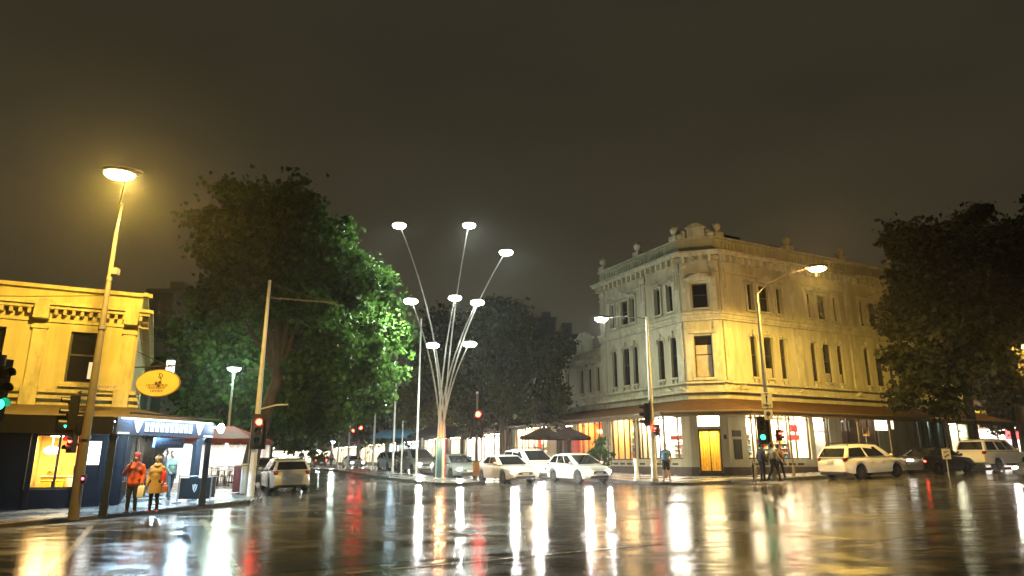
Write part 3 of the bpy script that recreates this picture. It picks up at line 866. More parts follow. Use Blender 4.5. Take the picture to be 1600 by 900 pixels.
M_SIGNW = emit("sign_white", (1, .93, .72), 2.6)
hangsign(fr_r, 11.4, -1.5, 4.45, 1.05, .75, M_SIGNW, "lit white box sign hanging under the verandah above dark shop windows")
hangsign(fr_r, 12.5, -1.5, 4.5, .35, .7, emit("sign_cream", (1, .88, .6), 1.6), "narrow cream lit sign beside the white box sign under the verandah", yaw=.5)
hangsign(fr_r, 4.95, -.3, 3.95, .55, .42, emit("sign_red", (1, .04, .03), 1.6), "red star shaped sign hung in the bright shop window", name="star_sign")
hangsign(fr_r, 4.9, -.3, 3.35, .9, .3, emit("sign_red2", (1, .08, .06), 1.3), "red strip banner below the star sign in the bright shop window", name="shop_banner")
hangsign(fr_l, LL - 2.0, .7, 3.35, 1.1, .26, mat("red_banner", (.7, .08, .04), .5), "orange red strip banner inside the brightest corner window", name="shop_banner")
hangsign(fr_x, LX - 3.3, .12 - .35, 3.6, 1.1, 1.5, mat("poster_red", (.6, .07, .03), .5), "large red poster hung in the orange lit window", name="window_poster", cat="poster")
hangsign(fr_x, LX - 7.4, -1.0, 4.1, .35, 1.3, emit("lantern_red", (1, .1, .05), 1.2), "tall red lantern hanging beside the terrace umbrellas", name="hanging_lantern", cat="lantern")
display(C2, URR, 1.7, 3.2, 1.96, seed=1, label="shelf of coloured goods in the first window right of the gold door")
display(C2, URR, 3.6, 6.4, 1.96, seed=2, h=1.2, label="long shelf of goods behind the red star sign")
display(OL, UL, LL - 3.2, LL - .9, 1.96, seed=3, h=1.1, label="shelf of goods in the brightest window left of the gold door")
display(OL, UL, LL - 7.6, LL - 5.6, 1.91, seed=4, h=1.9, label="tall shelf behind the amber lit window")
display(OX, UL, LX - 13.0, LX - 8.4, 1.61, seed=5, h=1.8, label="wide shelf in the lit shop behind the dark umbrellas")
display(C2, URR, 7.3, 8.3, 1.51, seed=6, h=1.0, label="small white shelf in the doorway bay right of the banner window")
display(OL, UL, LL - 4.95, LL - 3.8, 1.96, seed=7, h=1.6, label="narrow shelf of goods behind the white signal pole window")
display(OX, UL, LX - 3.4, LX - 1.9, 1.81, seed=8, h=1.5, label="shelf of goods behind the red poster window")
for k_, (fr_, x_, y_, c_, lab_) in enumerate([(fr_r, 2.4, 1.0, 20, "round white pendant lamp in the window right of the gold door"), (fr_r, 5.6, 1.1, 20, "round white pendant lamp near the red banner"), (fr_l, LL - 1.5, 1.0, 20, "round pendant lamp in the brightest window"), (fr_l, LL - 6.6, 1.0, 14, "amber pendant lamp in the amber window"), (fr_x, LX - 2.0, 1.0, 14, "amber pendant lamp in the orange window")]):
    r_ = thing("pendant_lamp", lab_, "lamp", fr_ @ Vector((x_, y_, 3.9)))
    MB().ell((0, 0, 0), (.17, .17, .15)).build("globe", emit("pendant_glow_%d" % c_, (1, .85, .6) if c_ > 15 else (1, .62, .25), c_), r_, smooth=True); MB().tube([(0, 0, .14), (0, 0, .75)], .01, 5).build("cord", M_FRAME, r_)
# pale curtains in the bay near the black car
q = MB().at(C2, URR)
for (a, c) in ((16.98, 18.05), (18.15, 19.25), (19.35, 20.4)):
    n = 24; base = len(q.v)
    for zz in (2.3 if a < 17 else 1.9, 4.55):
        for k in range(n + 1):
            x = a + (c - a) * k / n
            q.v.append(tuple(q.M @ Vector((x, .45 + .05 * sin(k * 2.2), zz))))
    for k in range(n): q.f.append((base + k, base + k + 1, base + n + 2 + k, base + n + 1 + k)); q.m.append(0)
q.build("curtain", mat("pale_curtain", (.45, .55, .50), .7, var=.1), b, world=True)

# ================================================================== OCHRE CORNER SHOP (left)
CL = Vector((-13.7, 24.6))
UF = URR                                               # its front runs along the cross street
FL = 16.0; OF = CL - UF * FL
VS2 = Vector((VSD.x, VSD.y)); SL = 14.0
zg = .18
y_ = thing("ochre_corner_shop", "two storey ochre rendered corner shop with navy shopfront and lit awning", "building", (CL.x, CL.y, zg))
FW = [(FL - x1, FL - x0) for x0, x1 in ((1.08, 2.08), (3.95, 4.95), (6.85, 7.85), (9.7, 10.7), (12.6, 13.6))]
m = MB().at(OF, UF)
shopop = (FL - 2.72, FL - 1.22, .92, 2.74)
wall(m, 0, FL, -.6, 7.72, [(a, c, 4.5, 6.28) for a, c in FW] + [shopop], rev=.25)
m.at(CL, VS2)                                          # side wall: x up the side street, its outside is to the right
SWn = [(1.6, 2.4), (4.6, 5.4), (8, 8.8), (11.4, 12.2)]
def side_wall(mb, ops):
    X = sorted({0, SL, *[v for o in ops for v in o[:2]]}); Z = sorted({-.6, 7.72, *[v for o in ops for v in o[2:4]]})
    for i in range(len(X) - 1):
        for j in range(len(Z) - 1):
            if not any(o[0] <= X[i] and X[i + 1] <= o[1] and o[2] <= Z[j] and Z[j + 1] <= o[3] for o in ops):
                mb.quad((X[i], 0, Z[j]), (X[i + 1], 0, Z[j]), (X[i + 1], 0, Z[j + 1]), (X[i], 0, Z[j + 1]))
side_wall(m, [])
m.M = Matrix.Identity(4)
nF = Vector((-UF.y, UF.x)); q1, q2, q3, q4 = OF, CL, CL + VS2 * SL, OF + nF * SL
m.quad(*[(p.x, p.y, 7.3) for p in (q1, q2, q3, q4)])
m.quad(*[(p[0].x, p[0].y, p[1]) for p in ((q3, -.6), (q4, -.6), (q4, 7.72), (q3, 7.72))]); m.quad(*[(p[0].x, p[0].y, p[1]) for p in ((q4, -.6), (q1, -.6), (q1, 7.72), (q4, 7.72))])
m.build("wall", M_YWALL, y_, world=True)
for O, u, a, c, s_ in ((OF, UF, 0, FL + .3, -1), (CL, VS2, -.3, SL, -1)):
    m = MB().at(O, u)
    for z0, z1, o in ((7.72, 7.85, .16), (7.1, 7.22, .4), (6.98, 7.09, .3), (6.55, 6.6, .06), (4.12, 4.24, .18), (3.9, 4.02, .24), (3.68, 3.78, .16)):
        m.box(a, c, -o if s_ < 0 else .004, -.004 if s_ < 0 else o, z0, z1)
    m.build("cornice", M_YTRIM, y_, world=True)
m = MB()
for O, u, a, c in ((OF, UF, .1, FL), (CL, VS2, .1, SL)):
    m.at(O, u); x = a
    while x < c: m.box(x, x + .1, -.26, -.005, 6.8, 6.975); x += .26
m.build("cornice_dentil", mat("dentil", (.52, .42, .2), .8), y_, world=True)
for x in (FL - .28, FL - 3.0, FL - 5.9, FL - 8.8, FL - 11.7):
    q = MB().at(OF, UF); q.box(x - .2, x + .2, -.09, -.003, 4.3, 6.5); q.box(x - .25, x + .25, -.14, -.003, 6.3, 6.42)
    q.box(x - .24, x + .24, -.3, -.006, 3.62, 4.3); q.box(x - .22, x + .22, -.42, -.006, 6.62, 7.3); q.build("pilaster", M_YTRIM, y_, world=True)
for a, c in FW: window(y_, OF, UF, a, c, 4.5, 6.28, smat=M_YTRIM)
q = MB().at(OF, UF); q.box(FL - 2.2, FL - 1.0, -.2, -.005, 4.33, 4.43); q.build("window_ledge", M_YTRIM, y_, world=True)
# a lit lamp seen inside the upper window
p = OF + UF * (FL - 1.3) + nF * .12
q = MB().at(OF, UF); q.box(FL - 1.42, FL - 1.16, .17, .195, 4.66, 5.25); q.build("lit_blind", emit("lit_blind", (1, .82, .5), .7), y_, world=True)
# navy shopfront
m = MB().at(OF, UF)
wall(m, 0, FL, -.6, 3.6, [shopop], rev=.03)
for f_ in range(len(m.v)): pass
m2 = MB().at(OF - nF * .06, UF); wall(m2, 0, FL + .06, -.6, 3.6, [shopop], rev=.12)
for x in (FL - .05, FL - .55, FL - 1.28, FL - 2.6, FL - 4.2, FL - 6): m2.box(x - .07, x + .07, -.06, -.003, -.4, 3.2)
m2.at(CL + UF * .06, VS2); m2.quad((0, 0, -.6), (SL, 0, -.6), (SL, 0, 3.6), (0, 0, 3.6))
for k in range(8): m2.box(.1 + k * .8, .28 + k * .8, -.06, -.003, -.4, 3.2)
sf = m2.build("shopfront", M_NAVY, y_, world=True)
w = shopwin(y_, OF, UF, *shopop, (.74, .50, .16), 75, (1, .76, .36), mull=(FL - 1.9,), depth=2.6)
q = MB().at(OF - nF * .06, UF); q.box(FL - 1.14, FL - .66, -.06, -.004, 1.72, 2.5)
q.build("light_box", emit("lightbox_white", (1, .97, .88), 4), y_, world=True)
q = MB().at(OF, UF); q.ell((FL - 2.2, 1.0, 2.2), (.25, .25, .14)); q.tube([(FL - 2.2, 1.0, 2.3), (FL - 2.2, 1.0, 2.7)], .015, 6); q.build("pendant_lamp", emit("pendant", (1, .85, .45), 12), y_, world=True)
fr_f = Matrix.Translation((OF.x, OF.y, 0)) @ Matrix.Rotation(atan2(UF.y, UF.x), 4, 'Z')
def cafe_table(loc, rz, label, mtl, group=None):
    r = thing("cafe_table", label, "table", loc, rz, group)
    MB().lathe([(.35, .71), (.36, .74), (.34, .75)], n=18).build("tabletop", mtl, r)
    MB().tube([(0, 0, .03), (0, 0, .71)], .035, 8).lathe([(.24, 0), (.24, .02), (.04, .05)], n=14).build("pedestal", M_FRAME, r)
    return r
t1 = cafe_table(fr_f @ Vector((FL - 2.0, .75, .45)), 0, "yellow topped table just inside the warm cafe window", mat("yellow_top", (.75, .5, .06), .4))
for k in (0, 1):
    cr_ = thing("cafe_counter", ["yellow panelled counter behind the warm cafe window", "white coffee machine counter at the back of the warm cafe"][k], "counter", fr_f @ Vector((FL - 2.1 + .75 * k, 1.7 + .45 * k, .4)), fr_f.to_euler().z)
    MB().box(-.35, .35, -.22, .22, 0, .9).build("cabinet", mat("yellow_panel", (.8, .52, .05), .5) if k == 0 else MATS["goods_3"], cr_, bevel=.01)
    MB().box(-.38, .38, -.25, .25, .901, .94).build("worktop", M_WHITE, cr_)
    MB().box(-.2, .2, -.15, .15, .941, 1.3).ell((-.1, -.16, 1.1), (.06, .04, .06)).build("machine" if k else "cake_case", M_CHROME if k else MATS["goods_1"], cr_, bevel=.01)
# awning round the corner
PA, PB = Vector((-11.85, 20.8)), Vector((-10.44, 24.3))
PF = PA - UF * 16.0
PS = PB + VS2 * 7.0
WL = CL - UF * 16.0; WS = CL + VS2 * 7.4
ZAe, ZAw = 3.10, 3.72
m = MB()
for poly in ([(PF, ZAe), (PA, ZAe), (CL, ZAw), (WL, ZAw)], [(PA, ZAe), (PB, ZAe), (CL, ZAw)], [(PB, ZAe), (PS, ZAe), (WS, ZAw), (CL, ZAw)]):
    m.quad(*[(p.x, p.y, z) for p, z in poly]); m.quad(*[(p.x, p.y, z - .07) for p, z in poly][::-1])
aw = m.build("awning_roof", mat("awning_sheet", (.11, .085, .05), .6, var=.2, spec=.12), y_, world=True)
m = MB()
def fascia(m, P, Q, z0, z1, t=.08):
    d = (Q - P); L = d.length; m.at(P, d / L); m.box(0, L, 0, t, z0, z1)
fascia(m, PF, PA - UF * .09, 2.62, ZAe + .03)
sub(m, "front_fascia", M_BLACK, aw, root=y_)
m = MB(); fascia(m, PA, PB, 2.62, ZAe + .03)
sfa = sub(m, "sign_fascia", mat("blue_fascia", (.06, .085, .14), .4), aw, root=y_)
m = MB(); fascia(m, PB + VS2 * .09, PS, 2.62, ZAe + .03); sub(m, "side_fascia", M_BLACK, aw, root=y_)
# white sign lettering: a long word of tall strokes between two glass shaped logos
dA = (PB - PA); LA = dA.length; ua = dA / LA
M_LET = emit("sign_letter", (.80, .93, 1.0), 1.5)
m = MB().at(PA, ua)
x = LA * .26; k = 0
forms = [(0, 1, 1), (1, 0, 1), (1, 1, 0), (0, 1, 0), (1, 0, 0), (1, 1, 1)]
while x < LA * .76:
    a, bq, c = forms[k % 6]; w_ = .11
    m.box(x, x + .03, -.035, -.003, 2.74, 3.02); m.box(x + w_ - .03, x + w_, -.035, -.003, 2.74, 3.02)
    if a: m.box(x + .031, x + w_ - .031, -.035, -.003, 2.985, 3.02)
    if bq: m.box(x + .031, x + w_ - .031, -.035, -.003, 2.865, 2.9)
    if c: m.box(x + .031, x + w_ - .031, -.035, -.003, 2.74, 2.775)
    x += .19; k += 1
for cx in (LA * .19, LA * .83):
    m.prism_y([(cx - .15, 3.05), (cx + .15, 3.05), (cx + .1, 2.9), (cx + .02, 2.7), (cx - .02, 2.7), (cx - .1, 2.9)], -.035, -.003)
m.box(.1, LA - .1, -.035, -.003, 3.08, 3.13)
m.box(.05, .42, -.035, -.003, 2.64, 2.69); m.box(LA - .42, LA - .05, -.035, -.003, 2.64, 2.69)
lt = sub(m, "lettering", M_LET, aw, root=y_)
# strip lights over the sign and under the awning
mid = (PA + PB) / 2; outn = Vector((ua.y, -ua.x))
sl = MB().at(PA + outn * .28, ua); sl.box(.2, LA - .2, -.05, .05, 3.22, 3.28)
sub(sl, "sign_light", M_FRAME, aw, root=y_)
area("sign_strip", (mid.x + outn.x * .28, mid.y + outn.y * .28, 3.2), 75, (.62, .84, 1.0), LA - .4, .08, aim=(-outn.x * .75, -outn.y * .75, -.75), parent=y_)
def tubelight(p, u, L, power, col):
    q = MB().at(p, u); q.box(-L / 2, L / 2, -.06, .06, p[2] - p[2] - .03, .0)
    o = q.build("tube_light", emit("tube_cool", (.75, .9, 1.0), 14), None)
    o.parent = y_; o.data.transform(y_.matrix_basis.inverted())
    area("awning_light", (p[0], p[1], p[2] - .05), power, col, L, .12, yaw=atan2(u[1], u[0]), parent=y_)
tubelight((-12.6, 23.2, 3.1), ua, 2.0, 380, (.50, .78, 1.0))
tubelight((-12.4, 26.6, 3.1), VS2, 2.4, 400, (.50, .78, 1.0))
tubelight((-14.9, 29.6, 3.15), VS2, 2.4, 400, (.58, .84, 1.0))
# bright flare at the awning end, made as an added glowing globe
q = MB(); q.ell((PB.x + .25, PB.y, 2.95), (.12, .12, .17)); q.tube([(PB.x + .02, PB.y + .03, 3.0), (PB.x + .15, PB.y, 2.95)], .03, 6)
q.build("flare_globe", emit("flare_white", (.85, .95, 1.0), 22), y_, world=True, smooth=True)
# awning posts
for P in (PA + Vector((-.12, .12)), PB + Vector((-.12, -.05)), PA - UF * 4.2 + nF * .15, PB + VS2 * 3.4 - Vector((.2, .1)), PB + VS2 * 6.7 - Vector((.2, .1))):
    zb = g(P.x, P.y) + FP
    MB().at((P.x, P.y, 0), UF).box(-.11, .11, -.11, .11, zb, zb + .35).box(-.09, .09, -.09, .09, zb + .351, 2.66).box(-.12, .12, -.12, .12, 2.5, 2.58).build("awning_post", mat("post_navy", (.02, .028, .042), .4), y_, world=True)
# blind sign under the awning
um = MB().at(PA + VS2 * 3.4 + UF * .4, ua)
hb = thing("hanging_sign", "pale blue boxed sign hanging under the lit shop awning", "sign", at(263, 700, 24.6), atan2(ua.y, ua.x))
MB().box(-.62, .62, -.06, .06, 0, .34).build("face_panel", mat("sign_paleblue", (.14, .22, .40), .5), hb, bevel=.015)
q = MB(); x = -.42
while x < .42: q.box(x, x + .07, -.068, -.061, .12, .24); x += .1
q.build("lettering", mat("sign_ltr", (.35, .45, .62), .5), hb)
MB().tube([(-.5, 0, .34), (-.5, 0, .6)], .015, 6).tube([(.5, 0, .34), (.5, 0, .6)], .015, 6).build("hanger", M_FRAME, hb)
# oval sign on an iron bracket
ov = thing("oval_sign", "yellow oval cafe sign with coffee swirl hung from an iron bracket", "sign", at(247, 599, 24.2), radians(2))
ov_c = []
m = MB(); m.prism_y([(.74 * cos(t), .45 * sin(t)) for t in np.linspace(0, 2 * pi, 41)[:-1]], -.05, .05)
m.build("board", mat("sign_yellow", (.72, .55, .15), .5, var=.05), ov, smooth=True)
m = MB(); m.tube([(.76 * cos(t), 0, .465 * sin(t)) for t in np.linspace(0, 2 * pi, 41)], .03, 6, cap=False); m.build("rim", mat("sign_rim", (.3, .2, .08), .5), ov)
M_INK = mat("sign_ink", (.07, .035, .015), .6)
m = MB()
sw = [(.06 + .13 * (1 - t / 9.5) * 0 + .02 * 0 + .12 * (t / 7.8) * cos(t + .6), -.054, .24 + .12 * (t / 7.8) * sin(t + .6)) for t in np.linspace(1, 7.6, 26)]
m.tube(sw, .014, 5); ex, ez = sw[-1][0], sw[-1][2]
m.tube([(ex, -.054, ez), (.12, -.054, .12), (.05, -.054, .05), (.04, -.054, -.02)], .014, 5)
for (cx, cz) in ((-.04, .0), (.09, .02), (.05, -.09)):
    m.prism_y([(cx + (.085 if k % 2 == 0 else .035) * cos(k * pi / 6 + .5), cz + (.085 if k % 2 == 0 else .035) * sin(k * pi / 6 + .5)) for k in range(12)], -.062, -.051)
for (zc, w_, h_, st) in ((-.08, .74, .085, .05), (-.17, .62, .06, .04), (-.27, .42, .075, .055)):
    x = -w_ / 2; k = 0
    while x < w_ / 2 - st * .5:
        m.box(x, x + st * .3, -.0565, -.0505, zc - h_ / 2, zc + h_ / 2)
        if k % 3: m.box(x + st * .31, x + st * .72, -.0565, -.0505, zc + h_ / 2 - .018, zc + h_ / 2)
        if k % 2: m.box(x + st * .31, x + st * .72, -.0565, -.0505, zc - h_ / 2, zc - h_ / 2 + .018)
        x += st; k += 1
m.build("lettering", M_INK, ov)
pw = ov.matrix_basis.inverted() @ Vector((CL.x, CL.y, 0))
m = MB(); m.tube([(pw.x + .05, pw.y, .62), (.35, 0, .62), (.75, 0, .66)], .025, 6); m.tube([(pw.x + .05, pw.y, 1.2), (.2, 0, .65)], .014, 6)
m.tube([(-.4, 0, .62), (-.4, 0, .4)], .012, 5); m.tube([(.4, 0, .62), (.4, 0, .4)], .012, 5); m.build("bracket", M_FRAME, ov)
# street name plate
sn = thing("street_name_sign", "small cream street name plate on the ochre wall under the upper window", "sign", OF.to_3d() + UF.to_3d() * (FL - .78) - nF.to_3d() * .3 + Vector((0, 0, 4.02)), atan2(UF.y, UF.x))
MB().box(-.42, .42, -.012, .012, .26, .42).build("plate", mat("plate_cream", (.6, .5, .3), .4), sn)
text("FARADAY ST", "lettering", .125, M_INK, sn, sn.matrix_basis @ Vector((0, -.014, .34)), UF.to_3d())
MB().tube([(0, .02, .34), (0, .2, .34)], .02, 6).build("bracket", M_FRAME, sn)

# ------------------------------------------------------------------ neighbours up the side street, left row
def terrace(name, label, O, u, W, D, H, wallm, lit, seed, awn=True, power=120, lightc=(1, .9, .7), storeys=2):
    """plain shop building; its front runs from O along u, the outside on the right of u"""
    R = random.Random(seed)
    r = thing(name, label, "building", (O.x, O.y, g(O.x, O.y)))
    zb = g(O.x, O.y) + FP
    n_ = Vector((-u.y, u.x))
    ops = []
    nw = max(2, int(W / 2.6))
    up = [(W * (k + .5) / nw - .45, W * (k + .5) / nw + .45, zb + 4.4 + s * 3.2, zb + 6.1 + s * 3.2) for k in range(nw) for s in range(storeys - 1)]
    sh = (.4, W - .4, zb + .5, zb + 3.0)
    m = MB().at(O, u); wall(m, 0, W, zb - .6, zb + H, up + [sh]); m.M = Matrix.Identity(4)
    P = [O, O + u * W, O + u * W + n_ * D, O + n_ * D]
    m.quad(*[(p.x, p.y, zb + H - .3) for p in P])
    for a, c in ((1, 2), (2, 3), (3, 0)): m.quad((P[a].x, P[a].y, zb - .6), (P[c].x, P[c].y, zb - .6), (P[c].x, P[c].y, zb + H), (P[a].x, P[a].y, zb + H))
    m.build("wall", wallm, r, world=True)
    m = MB().at(O, u); m.box(0, W, -.3, -.004, zb + H - .5, zb + H - .3); m.box(0, W, -.16, -.004, zb + 3.6, zb + 3.75); m.box(0, W, -.1, .25, zb + H + .001, zb + H + .12); m.build("cornice", wallm, r, world=True)
    for a in up: window(r, O, u, *a)
    shopwin(r, O, u, *sh, (.7, .65, .55) if lit else (.08, .07, .06), power if lit else 3, lightc, mull=[.4 + (W - .8) * k / 4 for k in (1, 2, 3)], depth=2.0)
    if awn:
        m = MB().at(O, u)
        m.quad((0, 0, zb + 3.5), (0, -2.8, zb + 3.0), (W, -2.8, zb + 3.0), (W, 0, zb + 3.5)); m.quad((W, 0, zb + 3.44), (W, -2.8, zb + 2.94), (0, -2.8, zb + 2.94), (0, 0, zb + 3.44))
        m.box(0, W, -2.86, -2.801, zb + 2.7, zb + 3.02); m.build("awning", M_DKBROWN, r, world=True)
        for x in (.3, W - .3): MB().at(O, u).tube([(x, -2.7, zb - .1), (x, -2.7, zb + 2.93)], .05, 8).build("awning_post", M_FRAME, r, world=True)
    return r
def street_row(side):
    pass
# left row: fronts face the side street (outside on the right when walking back towards the crossing)
ul_ = VS2
for i, (t0, W, H, wm, lit, lab, st) in enumerate([
        (22.2, 7.6, 7.2, M_CONC, True, "grey rendered shop with bright white front beyond the ochre corner", 2),
        (31.0, 8.4, 8.6, mat("render_dark", (.10, .085, .07), .8), True, "dim brown shop building behind the red marquee", 2),
        (41.0, 9.6, 7.6, M_CONC, True, "grey shop building farther up the left side of the side street", 2),
        (53.0, 11.4, 9.0, mat("render_dark2", (.09, .08, .075), .8), False, "last dark building on the left of the side street", 2)]):
    terrace("shop_building", lab, CL + VS2 * (t0), ul_, W, 10, H, wm, lit, 40 + i, power=260, lightc=(1, .97, .88))
# right row beyond the wing of the corner building
for i, (t0, W, H, wm, lit, pw_, lc, lab) in enumerate([
        (24.0, 9.5, 8.2, M_STUCCO, True, 520, (1, .95, .80), "cream shop building with a very bright front past the cream wing"),
        (34.0, 12.0, 7.6, mat("brick_dk", (.14, .08, .06), .8), True, 160, (1, .9, .7), "brick shop building with dark awning on the right of the side street"),
        (46.5, 13.0, 9.0, M_CONC, True, 260, (.7, .9, 1.0), "grey shop building lit blue white under its awning"),
        (60.0, 14.0, 8.0, mat("render_tan", (.2, .16, .11), .8), True, 260, (1, .85, .6), "tan shop building with warm front near the end of the street"),
        (75.0, 18.0, 9.0, M_CONC, True, 300, (1, .9, .7), "farthest grey shop building on the right of the side street")]):
    O = C1 - UL * 0 + VS2 * (t0 + W)
    terrace("shop_building", lab, O, UL, W, 10, H, wm, lit, 60 + i, power=pw_, lightc=lc)
# building closing the far end of the street
O = Vector((-62, 124)); terrace("end_building", "low pale building with lit windows closing the far end of the side street", O, Vector((.891, .455)), 30, 10, 7.5, mat("render_end", (.2, .18, .15), .8), True, 77, awn=True, power=900)
# towers behind
def tower(label, x0, x1, py, Y, mtl, D=14, cap=True):
    a, c = at(x0, py, Y), at(x1, py, Y); W = c.x - a.x; r = thing("tower_block", label, "building", ((a.x + c.x) / 2, Y, g(a.x, Y)))
    H = a.z - g(a.x, Y)
    MB().box(-W / 2, W / 2, 0, D, -.5, H).build("wall", mtl, r)
    m = MB(); m.box(-W / 2 - .2, W / 2 + .2, -.25, D + .2, H + .001, H + .5); m.box(-W * .2, W * .3, 3, 7, H + .501, H + 2.2); m.build("roof_plant", mtl, r)
    n = max(2, int(W / 3.0)); fl = int(H / 3.3)
    for i in range(n):
        for j in range(max(0, fl - 3), fl):
            x = -W / 2 + W * (i + .5) / n; MB().box(x - .6, x + .6, -.06, -.003, j * 3.3 + 1.2, j * 3.3 + 2.7).build("window", M_DKGLASS, r)
    return r
tower("dark concrete office block rising behind the ochre corner shop", 232, 272, 458, 78, mat("conc_dk", (.16, .14, .11), .85, var=.2, scale=.3))
tower("small dark tower behind the plane tree left of the cream building", 838, 868, 500, 120, mat("conc_dk2", (.07, .065, .06), .85))
tower("low dark roof block behind the two storey cream wing", 872, 905, 531, 62, mat("conc_dk3", (.03, .03, .028), .85), D=8)

# small lit projecting sign behind the oval sign
es = thing("projecting_sign", "small white backlit sign with dark letters behind the oval sign", "sign", at(266, 575, 30.0), radians(0))
MB().box(-.16, .16, -.08, .08, -.62, .34).build("light_box", emit("sign_proj", (1, 1, .92), 2.0), es, bevel=.02)
text("E", "letter", .34, M_INK, es, es.matrix_basis @ Vector((0, -.09, .1)), Vector((1, 0, 0)))
text("a", "letter", .34, M_INK, es, es.matrix_basis @ Vector((0, -.09, -.3)), Vector((1, 0, 0)))
MB().tube([(-.9, .3, .2), (-.16, 0, .2)], .025, 6).build("bracket", M_FRAME, es)

# ================================================================== RED MARQUEE AND CAFE FURNITURE
mq0 = on(318, 37.0, FP)
mq = thing("marquee", "red roofed cafe marquee with glowing white side walls on the footpath", "marquee", mq0, atan2(-.30, .95) * 0 + .12)
m = MB(); m.cur = 0
m.quad((-2.1, -.2, 2.35), (2.3, -.2, 2.35), (.6, 2.4, 3.1), (-.6, 2.4, 3.1)); m.quad((-2.1, 5, 2.35), (-2.1, -.2, 2.35), (-.6, 2.4, 3.1)); m.quad((2.3, -.2, 2.35), (2.3, 5, 2.35), (.6, 2.4, 3.1)); m.quad((2.3, 5, 2.35), (-2.1, 5, 2.35), (-.6, 2.4, 3.1), (.6, 2.4, 3.1))
m.quad((-2.1, -.22, 2.1), (2.3, -.22, 2.1), (2.3, -.22, 2.35), (-2.1, -.22, 2.35)); m.quad((2.32, -.22, 2.1), (2.32, 5, 2.1), (2.32, 5, 2.35), (2.32, -.22, 2.35))
m.build("canopy", mat("red_canvas", (.30, .045, .04), .7), mq)
m = MB(); n = 40
for zz in (.02, 2.12):
    for k in range(n + 1): m.v.append((-2.0 + 4.2 * k / n, 4.6 + .06 * sin(k * 1.7), zz))
for k in range(n): m.f.append((k, k + 1, n + 2 + k, n + 1 + k)); m.m.append(0)
m.quad((-2.0, 0, .02), (-2.0, 4.6, .02), (-2.0, 4.6, 2.12), (-2.0, 0, 2.12))
m.build("side_wall", mat("white_canvas", (.80, .78, .72), .7, var=.06), mq)
for x, y in ((-2.0, 0), (2.2, 0), (-2.0, 4.7), (2.2, 4.7)): MB().tube([(x, y, 0), (x, y, 2.35)], .04, 8).build("pole", M_WPOLE, mq)
m = MB()
for k in range(3): m.tube([(-1.6 + 1.2 * k, 1.5, 2.28), (-.6 + 1.2 * k, 1.5, 2.28)], .04, 8)
m.build("tube_light", emit("marq_tube", (1, .97, .9), 16), mq)
area("marquee_light", mq.matrix_basis @ Vector((0, 2.2, 2.25)), 420, (1, .95, .86), 3.6, 3.0, yaw=.12, parent=mq)

def cafe_chair(loc, rz, label, group):
    r = thing("cafe_chair", label, "chair", loc, rz, group)
    MB().box(-.2, .2, -.2, .2, .43, .46).build("seat", M_FRAME, r, bevel=.01)
    m = MB()
    for k in range(5): m.tube([(-.17 + .085 * k, .2, .47), (-.17 + .085 * k, .24, .88)], .011, 5)
    m.tube([(-.2, .24, .88), (.2, .24, .88)], .018, 6); m.build("backrest", M_FRAME, r)
    for x, y in ((-.18, -.18), (.18, -.18), (-.18, .19), (.18, .19)): MB().tube([(x * 1.1, y * 1.1, 0), (x, y, .43)], .014, 6).build("leg", M_FRAME, r)
    return r
c0 = None
chair_spots = [(334, 34.6, .4), (345, 35.4, 2.0), (352, 36.5, -.6), (362, 37.5, 1.2), (330, 37.0, 2.8), (340, 38.0, .2), (358, 34.9, -1.0), (371, 36.2, 1.9)]
for i, (px, Y, a) in enumerate(chair_spots):
    p = on(px, Y, FP)
    if c0 is None: c0 = cafe_chair(p, a, "dark metal cafe chair with slatted back in front of the glowing marquee", "cafe chairs by the marquee"); r = c0
    else: r = copy_tree(c0)
    r.matrix_basis = Matrix.Translation(p) @ Matrix.Rotation(a, 4, 'Z')
for i, (px, Y) in enumerate([(340, 36.2), (357, 36.0), (349, 37.6)]):
    cafe_table(on(px, Y, FP), 0, "round pale topped cafe table among the chairs by the marquee", M_WHITE, "cafe tables by the marquee")
# black cafe barrier with white logo by the awning post, and the planter behind it
p = on(302, 25.4, FP)
cb = thing("cafe_barrier", "black canvas cafe barrier with white leaf logo beside the awning post", "barrier", p, .12)
MB().box(-.52, .52, -.015, .015, .12, .84).build("screen", mat("black_canvas", (.006, .007, .008), .6), cb)
m = MB()
for x in (-.56, .56): m.tube([(x, 0, .02), (x, 0, .95)], .025, 8); m.lathe([(.18, 0), (.18, .02), (.05, .04)], (x, 0, 0), 12)
m.tube([(-.56, 0, .9), (.56, 0, .9)], .018, 6); m.build("frame", M_STEEL, cb)
m = MB()
m.prism_y([(-.09, .62), (-.05, .6), (-.01, .42), (0, .34), (-.06, .45)], -.025, -.016); m.prism_y([(.09, .62), (.05, .6), (.012, .42), (.003, .34), (.06, .45)], -.025, -.016); m.prism_y([(-.03, .63), (.03, .63), (.006, .47), (-.006, .47)], -.025, -.016)
m.build("logo", M_WHITE, cb)
cb2 = copy_tree(cb); cb2.matrix_basis = Matrix.Translation(on(327, 26.0, FP)) @ Matrix.Rotation(1.7, 4, 'Z')
cb2['label'] = "short black barrier panel set end on beside the logo barrier"

